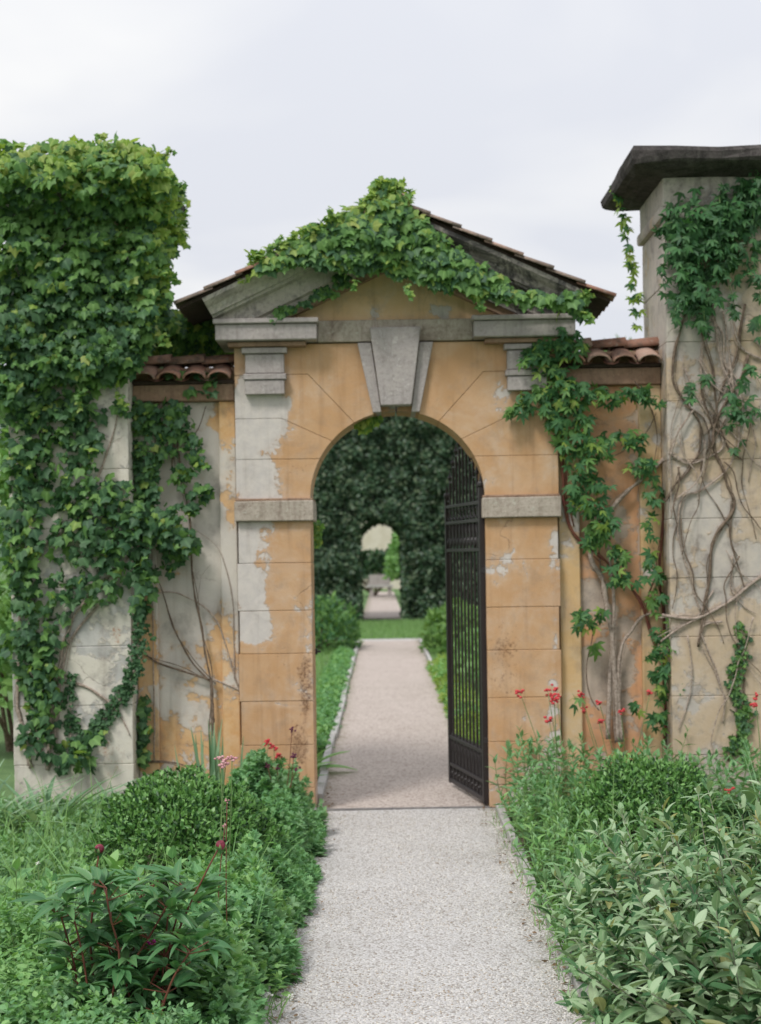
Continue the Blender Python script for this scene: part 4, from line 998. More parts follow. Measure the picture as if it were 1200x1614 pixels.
# ================================================================ BEYOND THE ARCH
def hedge():
    h = empty('clipped_hedge', (.1, 30.2, 0), 'tall dark clipped hedge with an arched passage, seen through the gateway', 'hedge')
    y0,y1=29.2,31.6; H=6.6
    pl=[(-9,-.05),(-9,H),(9.5,H),(9.5,-.05)]
    def opening(xl,xr,zt):
        n=10; cx=(xl+xr)/2; r=(xr-xl)/2; zs=zt-r*.45
        return [(xr,-.05)]+[(cx+r*math.cos(math.pi*i/n), zs+r*.45*math.sin(math.pi*i/n)**.6) for i in range(n+1)]+[(xl,-.05)]
    of = opening(-.64,.68,2.76); ob = opening(-.64,.66,2.74)
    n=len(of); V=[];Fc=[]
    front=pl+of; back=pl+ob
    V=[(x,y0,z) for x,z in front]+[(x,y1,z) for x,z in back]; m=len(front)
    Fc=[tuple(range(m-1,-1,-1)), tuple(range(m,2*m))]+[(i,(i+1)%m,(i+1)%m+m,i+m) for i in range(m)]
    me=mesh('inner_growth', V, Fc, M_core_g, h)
    N=30000
    x=rng.uniform(-2.6,3.4,N); z=rng.uniform(.0,6.6,N)
    zt = 2.68-np.clip(np.abs(x-.02)/.6,0,1)**3*.25
    inside=(x>-.57)&(x<.60)&(z<zt); x=x[~inside]; z=z[~inside]; n1=len(x)
    bump=np.array([mnoise.noise(Vector((a*1.6,0,b*1.6)))+.5*mnoise.noise(Vector((a*5,0,b*5))) for a,b in zip(x,z)])
    P=np.stack([x, y0-.10-rng.random(n1)*.12-bump*.36, z],1)
    Nn=np.tile([0,-1.,.5],(n1,1))+jit(n1,.6); T=np.tile([0,-.4,-.4],(n1,1))+jit(n1,1)
    # rest of the front and top
    N=9000; P2=np.stack([np.where(rng.random(N)<.5, rng.uniform(-9,-2.5,N), rng.uniform(3.3,9.5,N)), y0-.02-rng.random(N)*.15, rng.uniform(0,H,N)],1)
    N2=np.tile([0,-1.,.5],(N,1))+jit(N,.6); T2=jit(N,1)
    # passage walls and vault
    M=6000; t=rng.random(M); yy=y0+t*(y1-y0); s=rng.random(M); side=rng.integers(0,3,M)
    xl=-.64+0*t; xr=.68-.02*t; zt2=2.76-.02*t
    X=np.where(side==0, xl+.02+rng.random(M)*.05, np.where(side==1, xr-.02-rng.random(M)*.05, xl+(xr-xl)*rng.random(M)))
    Z=np.where(side<2, s*2.5, zt2-.05-((X-(xl+xr)/2)/(xr-xl)*2)**2*.5); P3=np.stack([X,yy,Z],1)
    N3=np.stack([np.where(side==0,1.,np.where(side==1,-1.,0)), np.full(M,-.4), np.where(side==2,-1.,.2)],1)+jit(M,.4); T3=jit(M,1)
    PP=cat([P,P2,P3]); n=len(PP)
    o=mass('foliage', T_HEDGE, PP, cat([Nn,N2,N3]), cat([T,T2,T3]), rng.uniform(.055,.15,n), [L_hedge], None, h)
hedge()
def bushy(name, label, cat_, c, r, n, size, tm, mats, mi=None, group=None, lump=.18, twig=None, core=True, n_ind=0, up=.35, zmin=-.15, shell=.55):
    """rounded bush: leaves through a lumpy shell, darker woody inside"""
    b = empty(name, (c[0],c[1],0), label, cat_, group)
    d = norm(jit(n,1)); d[:,2]=np.where(d[:,2]<zmin, -d[:,2], d[:,2])
    lum = np.array([mnoise.noise(Vector(v)*2.3+Vector(c)) + .5*mnoise.noise(Vector(v)*6+Vector(c)) for v in d])
    rad = (1+lump*lum)*(shell+(1-shell)*rng.random(n)**.45)
    P = np.array(c)+d*np.array(r)*rad[:,None]; P[:,2]=np.maximum(P[:,2],.01)
    Nn = d+jit(n,.45)+np.array([0,0,up]); T = d*.6+jit(n,.6)+np.array([0,0,.3])
    S = rng.uniform(size*.7,size*1.25,n)
    if n_ind: leaves(b, tm, P,Nn,T,S,mats,mi,n_ind,key=-np.abs(rad-1.0)-P[:,1]*.1)
    else: mass('foliage', tm, P,Nn,T,S,mats,mi,b)
    m=MB()
    for k in range(twig or 12):
        a=R.uniform(0,6.28); e=R.uniform(.3,1.3); q=Vector((c[0]+r[0]*.8*math.cos(a)*math.cos(e), c[1]+r[1]*.8*math.sin(a)*math.cos(e), max(.1, c[2]+r[2]*.8*math.sin(e))))
        s0=Vector((c[0]+R.uniform(-.05,.05), c[1]+R.uniform(-.05,.05), -.01)); m.tube([s0, s0.lerp(q,.5)+Vector((R.uniform(-.03,.03),)*3), q], [.012*max(r)/.5,.008*max(r)/.5,.003],5)
    m.build('branches', M_stemd, b)
    return b
def G(px, py):      # ground point seen at a pixel
    v = (py-878)+K*(px-600); dist = EYE*F/v; return (((px-600)-K*(py-878))*dist/F, dist-D)
# shrubs by the far path
bushy('shrub','leafy green shrub left of the far path before the hedge','shrub',(-1.15,17.5,.1),(.75,1.2,.85),2600,.13,T_VAL,[L_creep,L_ivy],lump=.25)
bushy('shrub','round olive green shrub right of the far path before the hedge','shrub',(1.3,16.5,.1),(.55,1.5,.75),2600,.10,T_GC,[L_ivy,L_tree],lump=.2)
bushy('shrub','low green shrub just right of the far path behind the gate leaf','shrub',(1.5,9,.3),(.55,1.6,.5),1800,.10,T_GC,[L_gc,L_ivy],lump=.2)
bushy('shrub','broad leafy shrub glimpsed through the bars of the gate','shrub',(1.7,4.5,.4),(.6,1.2,.7),1800,.11,T_GC,[L_gc2,L_ivy],lump=.2)
bushy('shrub','bright green shrub behind the foot of the ivy covered pillar','shrub',(-3.35,3.5,.6),(.75,.9,1.0),2600,.10,T_GC,[L_gc,L_tree],lump=.3)
bushy('shrub','tall light green shrub behind the left pillar','shrub',(-3.6,6.5,1.6),(.9,1.0,1.8),3200,.12,T_GC,[L_tree,L_gc],lump=.3)
# drooping leafy plant by the left kerb just past the arch
def rosette(name, label, cat_, c, n, L, tm, mats, spread=1.0, up=.8, group=None, n_ind=300):
    b=empty(name,(c[0],c[1],0),label,cat_,group); a=rng.random(n)*6.283; e=rng.uniform(.2,1.35,n)
    T=np.stack([np.cos(a)*np.cos(e)*spread, np.sin(a)*np.cos(e)*spread, np.sin(e)*up],1); Nn=np.stack([-np.cos(a)*np.sin(e),-np.sin(a)*np.sin(e),np.cos(e)],1)+jit(n,.1)+np.array([0,0,.05])
    P=np.array([c[0],c[1],max(.0,c[2] if len(c)>2 else 0)])+np.stack([np.cos(a),np.sin(a),np.zeros(n)],1)*rng.random((n,1))*.06*L/.3
    leaves(b,tm,P,Nn,T,rng.uniform(.6,1.1,n)*L,mats,None,n_ind); return b
T_BIG=[t_strip(6, ell, .5,.15,.34), t_strip(6,ell,.8,.2,.3)]
rosette('leafy_plant','arching light green leaves spilling over the far kerb inside the arch','plant',(-.62,1.7),16,.36,T_BIG,[L_gc],up=1.0)
rosette('leafy_plant','clump of broad leaves beside the left kerb just past the arch','plant',(-.68,.95),16,.26,T_BIG,[L_gc2,L_gc],up=1.0)
canopy('ground_cover','low leafy edging plants creeping over the right kerb beyond the arch','ground cover',[(.70,.6),(1.1,.6),(1.1,13),(.72,13)],5000,lambda x,y:.13,.085,T_GC,[L_gc,L_young_backlit])
canopy('ground_cover','patchy low plants along the left kerb beyond the arch','ground cover',[(-.85,3),(-.50,3),(-.47,16),(-.85,16)],3500,lambda x,y:.10,.085,T_GC,[L_gc,L_gc2])
# far seat, shrubs, house
MB().box(-.45,.35,52.0,52.5,.40,.50).build
st = empty('stone_bench',(-.05,52.2,0),'blurred stone bench at the end of the distant path','bench')
MB().box(-.62,.50,51.9,52.5,.42,.52).build('seat',M_kerb,st,bevel=.02)
for x in (-.48,.28): MB().box(x,x+.16,51.98,52.42,-.02,.418).build('leg',M_stone,st,bevel=.01)
MB().box(-.5,.38,52.4,52.6,.525,.95).build('backrest',M_stone,st,bevel=.02)
bushy('shrub','dark low shrub behind the distant stone bench','shrub',(-.3,54.5,.9),(2.0,.8,.95),2200,.26,T_GC,[L_hedge,L_ivyd])
bushy('shrub','bright green shrub right of the distant bench seen through the hedge passage','shrub',(1.05,50,1.1),(.75,2.5,1.9),2600,.24,T_GC,[L_gc,L_ivy])
hs = empty('pale_house',(-1.5,70,0),'pale blurred house wall far behind the hedge passage','house')
MB().box(-9,6,69,76,-.05,6.2).build('wall',plain('pale_house_render',(.55,.50,.40),(.62,.57,.48),scale=2),hs)
MB().prism([(-9.6,6.2),(6.6,6.2),(4.5,8.0),(-7.5,8.0)],68.6,76.4).build('roof',M_tile,hs)
for x in (-6.5,-3.2,2.6): MB().box(x,x+1,68.93,68.99,2.6,4.2).build('window',plain('window_glass_dark',(.03,.035,.04),rough=.2,spec=.6),hs)
# far trees, just showing between pediment and right pillar
def tree(label, x, y, h, r, n, mats):
    t=empty('tree',(x,y,0),label,'tree',None)
    P0=[Vector((x,y,-.05)),Vector((x+.1,y,h*.35)),Vector((x-.1,y+.1,h*.7))]
    MB().tube(P0,[.22,.16,.07],8).build('trunk',M_stemd,t,smooth=True)
    m=MB(); C=[]
    for k in range(16):
        a=R.uniform(0,6.28); e=R.uniform(-.1,1.3); q=Vector((x+r*.75*math.cos(a)*math.cos(e), y+r*.75*math.sin(a)*math.cos(e), h-r*1.0+r*.85*math.sin(e))); C.append(q)
        s=P0[1].lerp(P0[2],R.random()); m.tube([s,s.lerp(q,.5)+Vector((0,0,.15)),q],[.07,.045,.015],5)
    m.build('limb',M_stemd,t)
    C=np.array([c[:] for c in C]); ci=rng.integers(0,len(C),n); P=C[ci]+norm(jit(n,1))*(rng.random((n,1))**.5)*r*.42
    mass('crown',T_GC,P,jit(n,.6)+np.array([0,-.2,.8]),jit(n,1),rng.uniform(.16,.3,n),mats,None,t)
tree('soft green tree far away between the pediment and the black capped pillar', 9.2, 46, 9.3, 2.2, 5000, [L_tree,L_gc])
tree('rounded tree far behind the left side wall', -9.0, 40, 7.0, 2.2, 4000, [L_tree,L_ivy])
tree('dark tree far off to the right beyond the black capped pillar', 17, 50, 9.0, 3.0, 4000, [L_ivy,L_ivyd])
tree('far tree off to the left beyond the ivy covered pillar', -17, 48, 9.5, 3.0, 4000, [L_ivy,L_tree])
hv=[];hf=[]
for i in range(41):
    x=-700+i*35; hz=18+14*mnoise.noise(Vector((i*.23,3,0)))+10*mnoise.noise(Vector((i*.6,9,0)))
    hv += [(x,900,-1),(x,1050,max(4,hz))]
for i in range(40): hf.append((2*i,2*i+2,2*i+3,2*i+1))
o=mesh('hills',hv,hf,plain('hill_green',(.10,.16,.12),(.13,.2,.14),scale=.05)); o['kind']='structure'

# grass beyond the arch and strips
def grass(name,label,areas,n,L,mats=(L_grass,)):
    Ps=[]
    tot=sum((a[1]-a[0])*(a[3]-a[2]) for a in areas)
    for a in areas:
        k=int(n*(a[1]-a[0])*(a[3]-a[2])/tot); Ps.append(np.stack([rng.uniform(a[0],a[1],k),rng.uniform(a[2],a[3],k),np.full(k,-.02)],1))
    P=cat(Ps); n=len(P); T=np.tile([0,0,1.],(n,1))+jit(n,.3); Nn=jit(n,1)+np.array([0,-1,.2])
    return tag(mass(name,T_GRASS,P,Nn,T,rng.uniform(.6,1.3,n)*L,list(mats)),label,'grass')
T_GR2=[t_strip(2, lambda t: 1-.9*t, c, .1, .16) for c in (.2,.5)]
grass('lawn_grass','short lawn grass beside the path beyond the arch',[(-2.2,-.52,.6,8),(.82,2.4,.6,8)],16000,.09)
_tg=T_GRASS; T_GRASS=T_GR2
grass('lawn_grass','mown grass strip crossing between far path and hedge passage',[(-2.5,2.6,20.8,29),(-2.2,-.55,8,20),(.8,2.4,8,20)],16000,.10)
T_GRASS=_tg

# ================================================================ FOREGROUND PLANTING
def inside_beds(x, y): return True
# left bed, back to front
canopy('ground_cover','fine pale green grassy growth in the left bed before the ivy covered pillar','ground cover',[(-3.2,-4.2),(-1.35,-4.2),(-1.3,-2.6),(-1.5,-.6),(-1.6,-.25),(-3.2,-.25)],19000,lambda x,y:.17,.08,T_VAL+T_GC,[L_gc,L_val])
grass('tall_grass','loose tufted grass at the left edge of the bed',[(-2.9,-1.45,-3.9,-1.2)],1800,.24)
canopy('ground_cover','serrated mint green leaves carpeting the left foreground','ground cover',[(-2.6,-6.2),(-.56,-6.2),(-.50,-5.0),(-.62,-3.6),(-1.2,-3.3),(-2.6,-3.4)],15000,lambda x,y:.24+.05*math.sin(x*4),.046,T_GC,[L_gc,L_val,L_gc2])
canopy('ground_cover','finely cut geranium foliage under the peony at the left front','ground cover',[(-1.9,-5.9),(-.58,-5.9),(-.56,-4.6),(-.9,-4.2),(-1.9,-4.4)],9000,lambda x,y:.20,.055,T_GER,[L_gc2,L_gc,L_val])
canopy('ground_cover','lush lobed foliage tumbling onto the path from the left bed','ground cover',[(-.95,-4.9),(-.50,-4.9),(-.38,-3.9),(-.45,-3.2),(-.55,-2.6),(-1.0,-2.6)],6500,lambda x,y:.30,.07,T_GC+T_GER,[L_gc,L_val,L_gc2])
canopy('ground_cover','bluish columbine foliage between the clipped box and the path','ground cover',[(-.98,-2.9),(-.36,-3.1),(-.40,-1.9),(-.45,-.3),(-.95,-.3),(-1.1,-1.5)],6500,lambda x,y:.21+.05*(y>-1.8)+.08*(y>-1.1),.06,T_GER,[L_val,L_gc2])
canopy('ground_cover','low mixed leaves along the foot of the left side wall','ground cover',[(-1.7,-1.2),(-.9,-1.2),(-.48,-.2),(-.48,-.08),(-1.7,-.18)],4500,lambda x,y:.17,.06,T_VAL+T_GC,[L_val,L_gc])
# clipped box on the left
def box_mi(n): return np.where(rng.random(n)<.25,1,0)
n=15000; bc=(-1.33,-2.75)
bushy('box_bush','rounded dark green box bush in the left bed','bush',(-1.02,-2.35,.22),(.47,.42,.35),n,.028,T_BOX,[L_box,L_boxd,L_gc],np.where(rng.random(n)<.14,2,box_mi(n)),lump=.24,twig=20)
bushy('box_bush','small glossy box bush among the valerian in the right bed','bush',(1.42,-1.95,.25),(.40,.36,.34),12000,.025,T_BOX,[L_box,L_boxd,L_gc],np.where(rng.random(12000)<.14,2,box_mi(12000)),lump=.20,twig=16)
# strap-leaved clumps
rosette('daylily_clump','grey green arching strap leaves at the foot of the ivy covered pillar','plant',(-2.08,-.95),150,.62,T_STRAP,[L_strap],up=.85)
rosette('daylily_clump','strap leaved clump at the extreme left beside the pillar','plant',(-2.45,-1.2),120,.60,T_STRAP,[L_strap],up=.85)
def iris(c,n,L,label):
    b=empty('iris_clump',(c[0],c[1],0),label,'plant'); P=np.stack([c[0]+rng.normal(0,.07,n),c[1]+rng.normal(0,.04,n),np.zeros(n)],1)
    T=np.tile([0,0,1.],(n,1))+jit(n,.1); Nn=jit(n,.4)+np.array([0,-1,0]); leaves(b,[t_strip(5,lambda t:1-.92*t**2,.06,.2,.06)],P,Nn,T,rng.uniform(.7,1.1,n)*L,[L_strap],None)
rosette('daylily_clump','small strap leaved clump before the plastered side wall, between pillar and iris','plant',(-1.66,-.75),100,.46,T_STRAP,[L_strap],up=.85)
iris((-1.12,-.3),16,.62,'upright sword shaped iris leaves against the left side wall')
# mixed plants with flowers
def stalk(b, p0, p1, r, mat, nm='stem', bend=.03):
    p0=Vector(p0);p1=Vector(p1); mid=p0.lerp(p1,.55)+Vector((R.uniform(-bend,bend),R.uniform(-bend,bend),0))
    MB().tube(smooth_line([p0,mid,p1],4),r,5).build(nm,mat,b,smooth=True)
def at(px,py,Y): x,z=W(px,py,Y); return (x,Y,z)
def flowers(label, heads, base, Y, mat, r, stemmat=M_gstem, name='flower_stalk', leafm=None):
    b=empty(name,(base[0],base[1],0),label,'flower')
    for px,py in heads:
        p=at(px,py,Y+R.uniform(-.05,.05)); stalk(b,(base[0]+R.uniform(-.05,.05),base[1]+R.uniform(-.05,.05),0),p,.0022,stemmat)
        m=MB()
        for k in range(9):
            q=Vector(p)+Vector((R.gauss(0,r*.6),R.gauss(0,r*.6),R.gauss(0,r*.5))); m.ball(q,r*R.uniform(.35,.55),(1,1,.8),4,6)
        m.build('flower_head',mat,b)
    return b
fx=G(450,1230)
flowers('scarlet valerian heads by the foot of the left pier',[(432,1178),(441,1190),(424,1172)],(-.72,-.6),-.55,M_red,.022)
flowers('dark maroon columbine blooms on thin stalks before the left pier',[(463,1192),(437,1210),(460,1150),(468,1212),(422,1207)],(-.68,-1.0),-.95,M_purple,.016,M_rstem)
flowers('pink columbine cluster on a long stalk above the clipped box',[(344,1195),(356,1202),(366,1194),(350,1206)],W(350,1300,-3.2)[:1]+(-3.2,),-3.2,M_pink,.016,M_gstem)
flowers('long thin stalk with fading pink flower beside the box bush',[(358,1262),(355,1300)],W(355,1300,-4.2)[:1]+(-4.15,),-4.15,M_pink,.007,M_rstem)
flowers('tiny magenta bloom among the peony leaves',[(237,1484)],(-.80,-4.75),-4.7,M_mag,.012)
flowers('small yellow bud at the bottom edge left of the path',[(241,1604)],(-.78,-5.0),-4.95,M_yel,.012)
flowers('little white blooms at the left edge of the gravel',[(425,1568),(414,1582),(458,1570)],(-.42,-4.5),-4.4,M_white,.010)
# red valerian clump on the right
def leafy_shoots(name,label,cat_,shoots,nl,L,tm,mats,stemmat,mi=None,n_ind=300,pair=True,droop=.35,topL=.6,rstem=.004, spread=1.0, f0=.30, lv=lambda r: r.uniform(.75,1.15)):
    """shoots: list of (base, tip) ; opposite leaves all the way up each shoot"""
    b=empty(name,(float(np.mean([s[0][0] for s in shoots])),float(np.mean([s[0][1] for s in shoots])),0),label,cat_)
    P=[];Nn=[];T=[];S=[];KK=[]; m=MB()
    for (p0,p1) in shoots:
        p0=Vector(p0);p1=Vector(p1); h=(p1-p0).length; mid=p0.lerp(p1,.5)+Vector((R.uniform(-.04,.04),R.uniform(-.04,.04),0))*h/.4
        ln=smooth_line([p0,mid,p1],4); m.tube(ln,[rstem*(1-.6*i/(len(ln)-1)) for i in range(len(ln))],5)
        a=R.uniform(0,3.14); t=(p1-p0).normalized()
        for k in range(nl):
            f=f0+(1-f0)*(k/(nl-1))**.85; q=ln[min(len(ln)-1,int(f*(len(ln)-1)))].lerp(ln[min(len(ln)-1,int(f*(len(ln)-1))+1)], (f*(len(ln)-1))%1)
            a+=1.57+R.uniform(-.3,.3)
            for s in (0,math.pi):
                el=R.gauss(.15,.25)+.95*max(0,(f-.65)/.35)
                d=Vector((math.cos(a+s)*math.cos(el)*spread,math.sin(a+s)*math.cos(el)*spread,math.sin(el))) + t*.15
                nn=Vector((-math.cos(a+s)*math.sin(el),-math.sin(a+s)*math.sin(el),math.cos(el)))
                P.append(q[:]);T.append(d[:]);Nn.append((nn+Vector((R.gauss(0,.2),R.gauss(0,.2),0)))[:]); S.append(L*lv(R)*(1-(1-topL)*max(0,(f-.6)/.4))); KK.append(f*h-.25*q[1]-.1*d[1])
    P=np.array(P);Nn=np.array(Nn);T=np.array(T);S=np.array(S)
    m.build('stem',stemmat,b,smooth=True,kind='stuff')
    leaves(b,tm,P,Nn,T,S,mats,None if mi is None else mi(len(P)),n_ind,key=np.array(KK)); return b
def shoots_in(n, xr, yr, hf, lean=.12):
    out=[]
    for _ in range(n):
        x=R.uniform(*xr); y=R.uniform(*yr); h=hf(x,y)*R.uniform(.8,1.12)
        out.append(((x,y,0),(x-(.05 if x<.85 else 0)+R.gauss(0,lean*h*1.5),y+R.gauss(0,lean*h*1.5),h)))
    return out
leafy_shoots('valerian_plant','tall grey green valerian at the foot of the right pier','plant',shoots_in(60,(.80,1.30),(-1.3,-.15),lambda x,y:.36+.12*(y>-.7)),7,.10,T_VAL,[L_val,L_gc2],M_gstem)
leafy_shoots('valerian_plant','leafy valerian clump under the right side wall','plant',shoots_in(46,(1.30,1.95),(-1.5,-.25),lambda x,y:.46),7,.10,T_VAL,[L_val,L_gc2],M_gstem)
leafy_shoots('valerian_plant','bushy pale valerian beside the path in front of the gate','plant',shoots_in(105,(.76,1.35),(-3.3,-1.0),lambda x,y:.30+.05*x),8,.085,T_VAL,[L_val,L_gc],M_gstem)
leafy_shoots('valerian_plant','low leafy clump by the gravel just before the sage','plant',shoots_in(75,(.75,1.15),(-4.2,-2.8),lambda x,y:.24),8,.075,T_VAL,[L_gc,L_val],M_gstem)
leafy_shoots('valerian_plant','grey green foliage at the foot of the right pillar','plant',shoots_in(36,(1.95,2.7),(-1.6,-.3),lambda x,y:.40),7,.11,T_VAL,[L_val,L_gc2],M_gstem)
canopy('ground_cover','small green leaves filling the right bed between the plants','ground cover',[(.80,-5.2),(3.2,-5.2),(3.2,-.2),(.84,-.2)],13000,lambda x,y:.13,.055,T_GC+T_VAL,[L_gc2,L_val,L_creep])
flowers('red valerian heads standing in front of the right pier',[(873,1086),(864,1092),(878,1098),(874,1104),(820,1092),(866,1136)],(1.12,-.6),-.6,M_red,.024)
flowers('small red heads before the right side wall',[(917,1096),(945,1108),(979,1122),(944,1137),(1025,1092),(922,1120)],(1.5,-.5),-.5,M_red,.020)
flowers('red valerian bloom at the right edge by the pillar foot',[(1190,1098),(1150,1245),(1192,1110)],(2.3,-1.0),-1.0,M_red,.02)
rosette('dock_plant','broad pale leaves at the foot of the right pillar','plant',(2.27,-1.1,.12),12,.42,[t_strip(6,ell,.45,.12,.42)],[L_strap],up=.8)
# sage
def sage():
    sh=[]
    def H(x,y): 
        return (.55+.36*math.exp(-((x-2.1)/.6)**2)*(1 if y>-4.6 else .6))*max(.25,min(1,(x-.62)/.45))**.8 * (1-.25*max(0,(-4.9-y)/.9))
    for _ in range(250):
        x=R.uniform(.86,2.15); y=R.uniform(-5.35,-3.35)
        h=H(x,y)*R.uniform(.62,1.12); out=(x-1.45)
        tx=x+out*.12+R.gauss(0,.05)-(.08 if x<1.1 else 0); ty=y-.06+R.gauss(0,.06)
        sh.append(((x*.55+1.45*.45,y*.6-4.35*.4,0),(tx,ty,h)))
    for _ in range(36):                        # skirts leaning over the kerb and forwards
        y=R.uniform(-5.2,-3.6); sh.append(((1.05,y,.02),(R.uniform(.61,.86),y-R.uniform(0,.15),R.uniform(.14,.40))))
    for _ in range(14):
        x=R.uniform(.9,2.1); sh.append(((x,-4.9,.02),(x+R.gauss(0,.06),R.uniform(-5.6,-5.25),R.uniform(.10,.34))))
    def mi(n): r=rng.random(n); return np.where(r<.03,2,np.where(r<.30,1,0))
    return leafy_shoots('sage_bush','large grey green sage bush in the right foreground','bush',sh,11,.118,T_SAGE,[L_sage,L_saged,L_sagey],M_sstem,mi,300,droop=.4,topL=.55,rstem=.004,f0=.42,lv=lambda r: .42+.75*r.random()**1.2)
sg_=sage()
# peony
def peony():
    b=empty('peony_plant',(*G(215,1660),0),'dark leaved peony with two closed crimson buds at the left front','plant')
    Y0=-4.75; bx=W(215,1650,Y0)[0]
    P=[];Nn=[];T=[];S=[];KK=[]
    stems=[([(150,1640),(150,1560),(143,1480),(150,1400),(157,1338)],-4.72,1),([(205,1640),(232,1560),(270,1490),(305,1415),(348,1332)],-4.80,1),
           ([(140,1640),(125,1560),(112,1500),(95,1440)],-4.82,0),([(190,1640),(185,1560),(200,1500),(215,1440),(225,1400)],-4.6,0),([(250,1640),(255,1590),(275,1540),(300,1500)],-4.95,0),([(165,1640),(175,1580),(188,1510),(175,1450),(168,1400)],-4.9,0),([(230,1650),(215,1600),(200,1540),(240,1470),(262,1430)],-4.85,0)]
    for _ in range(7):
        x0=R.uniform(150,260); x1=x0+R.uniform(-75,75); y1=R.uniform(1400,1540); xm=(x0+x1)/2+R.uniform(-12,12)
        stems.append(([(x0,1650),((x0+xm)/2,1600),(xm,(1600+y1)/2),(x1,y1)], R.uniform(-5.0,-4.55), 0))
    for pts,Y,bud in stems:
        ln=smooth_line(px_pts(pts,Y),6,.004); n=len(ln)
        MB().tube(ln,[.0052*(1-.45*i/(n-1)) for i in range(n)],7).build('stem',M_rstem,b,smooth=True)
        top=ln[-1]
        hi = n-6 if bud else n-1
        ks=list(range(5,hi,4))+([hi] if not bud else [hi-2])
        for k in ks:
            q=ln[min(k,n-1)]
            for s in range(3):
                a=R.uniform(0,6.28); e=R.uniform(.25,.8); pd=Vector((math.cos(a)*math.cos(e),math.sin(a)*math.cos(e)*.8,math.sin(e))); pl_=R.uniform(.03,.09); q2=q+pd*pl_
                MB().tube([q,q2],.0019,4).build('leaf_stalk',M_rstem,b)
                for j,off in enumerate((-.75,0,.75)):
                    aa=a+off; d=Vector((math.cos(aa),math.sin(aa),R.uniform(-.25,1.0))); nn=Vector((-math.cos(aa)*.3,-math.sin(aa)*.3-.15,1))
                    for sub in ((0,) if j!=1 else (-.25,.25)):
                        d2=Matrix.Rotation(sub,3,'Z')@d
                        P.append(q2[:]);T.append(d2[:]);Nn.append((nn+Vector((R.gauss(0,.2),R.gauss(0,.2),0)))[:]);S.append(R.uniform(.075,.13)*(1 if j==1 else .85));KK.append(R.random())
        if bud:
            m=MB(); m.ball(top,.0175,(1,1,.95),8,12); o=m.build('bud',M_bud,b,smooth=True)
            m=MB()
            for a in (0,1.6,3.1,4.7):
                d=Vector((math.cos(a),math.sin(a),0)); m.tube([top-Vector((0,0,.018)), top+d*.016-Vector((0,0,.006)), top+d*.0165+Vector((0,0,.005))],[.004,.006,.001],5)
            m.build('sepal',M_gstem,b,smooth=True)
            q=top-Vector((0,0,.035))
            for a in (1.0,4.2): P.append(q[:]);T.append((math.cos(a)*.4,math.sin(a)*.4,1));Nn.append((-math.cos(a),-math.sin(a),.3));S.append(.06);KK.append(1)
    leaves(b,T_PEONY,np.array(P),np.array(Nn),np.array(T),np.array(S),[L_peony],None,300,key=np.array(KK))
peony()
# a few taller weeds at the path side
leafy_shoots('nettle_plant','upright serrated leafy weeds at the left edge of the path','plant',[((x,y,0),(x+R.gauss(0,.03),y+R.gauss(0,.03),h)) for x,y,h in [(-.62,-4.1,.44),(-.70,-4.3,.42),(-.60,-4.6,.36),(-.82,-4.0,.40),(-.75,-4.6,.38),(-.95,-4.15,.38),(-.66,-3.8,.36),(-.56,-4.35,.34)]],7,.07,T_GC,[L_gc,L_gc2],M_gstem)
leafy_shoots('leafy_plant','light green leafy shoots at the far left front corner','plant',[((x,y,0),(x+R.gauss(0,.03),y+R.gauss(0,.03),h)) for x,y,h in [(R.uniform(-1.9,-1.05),R.uniform(-4.6,-3.5),R.uniform(.3,.4)) for _ in range(26)]],6,.065,T_GC,[L_gc,L_gc2],M_gstem)
def bits(n,xr,yr,h,L,mats,tm,label,name,cat_):
    x=rng.uniform(*xr,n); y=rng.uniform(*yr,n); P=np.stack([x,y,np.zeros(n)],1); T=np.tile([0,0,1.],(n,1))+jit(n,.28); o=mass(name,tm,P,jit(n,1)+np.array([0,-1,.2]),T,rng.uniform(.6,1.1,n)*L,mats); tag(o,label,cat_)
bits(420,(-2.5,-.6),(-4.6,-1.0),0,.46,[L_grass,L_gc],[t_strip(5,lambda t:1-.92*t,c,.1,.028) for c in (.2,.6,1.0)],'long thin grass blades rising through the left bed','wild_grass','grass')
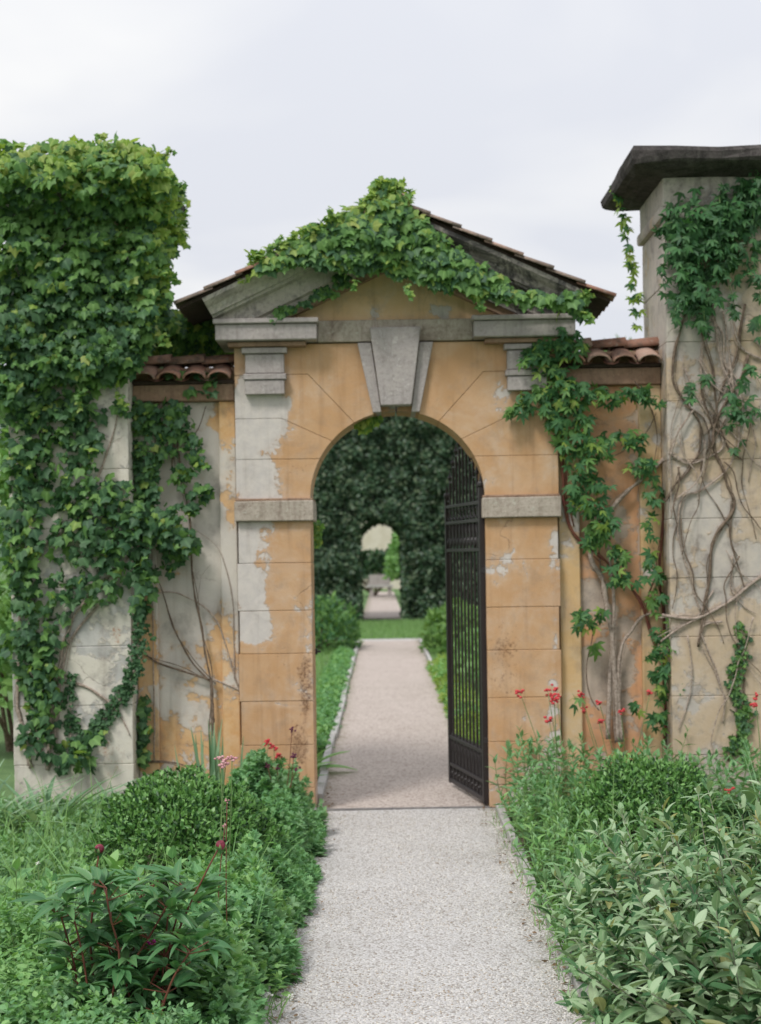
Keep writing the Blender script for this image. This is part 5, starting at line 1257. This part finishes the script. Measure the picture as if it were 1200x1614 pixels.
bits(260,(.9,2.4),(-4.2,-.8),0,.50,[L_grass,L_val],[t_strip(5,lambda t:1-.92*t,c,.1,.028) for c in (.2,.6,1.0)],'long thin grass blades rising through the right bed','wild_grass','grass')
flowers('tiny white blossoms scattered in the left bed by the box bush',[(120,1400),(60,1360),(95,1440),(300,1420),(395,1440),(30,1420)],(-1.3,-3.9),-3.9,M_white,.007)
leafy_shoots('broad_leaf_weed','bigger leaved weeds pushing up between box bush and peony','plant',[((x,y,0),(x+R.gauss(0,.05),y+R.gauss(0,.05),h)) for x,y,h in [(R.uniform(-1.6,-.7),R.uniform(-3.9,-3.1),R.uniform(.26,.36)) for _ in range(14)]],5,.12,T_GC,[L_gc2,L_gc],M_gstem)
bits(220,(-.50,-.40),(-5.2,-.3),0,.10,[L_grass,L_gc],[t_strip(3,lambda t:1-.92*t,c,.1,.07) for c in (.2,.7)],'little grass tufts along the left edge of the gravel','wild_grass','grass')
bits(160,(.68,.76),(-5.4,-.2),0,.09,[L_grass,L_gc],[t_strip(3,lambda t:1-.92*t,c,.1,.07) for c in (.2,.7)],'little grass tufts against the right stone edging','wild_grass','grass')
# dry litter on the path edges
n=420; x=np.where(rng.random(n)<.5, PL+abs(rng.normal(0,.06,n)), PR-abs(rng.normal(0,.06,n))); y=rng.uniform(-5.2,1.0,n)
tag(mass('leaf_litter',T_BOX,np.stack([x,y,np.full(n,.014)],1),np.tile([0,0,1.],(n,1))+jit(n,.4),jit(n,1)*np.array([1,1,.1]),rng.uniform(.012,.03,n),[M_litter]),'dry brown leaf scraps along the path edges','leaf litter')

# groups of like things
GR={'garden_pillar':'pillars flanking the gateway','side_wall':'tiled side walls between gateway and pillars','path_edging':'stone edgings along the paths','box_bush':'box bushes in the beds','shrub':'shrubs beyond the arch','tree':'far trees','valerian_plant':'valerian clumps in the right bed','flower_stalk':'flowers on stalks','ivy':'ivy on the masonry','creeper':'creepers on the walls','daylily_clump':'strap leaved clumps','leafy_plant':'leafy plants'}
for o in list(bpy.data.objects):
    if o.parent is None and 'category' in o:
        k=o.name.split('.')[0]
        if k in GR: o['group']=GR[k]
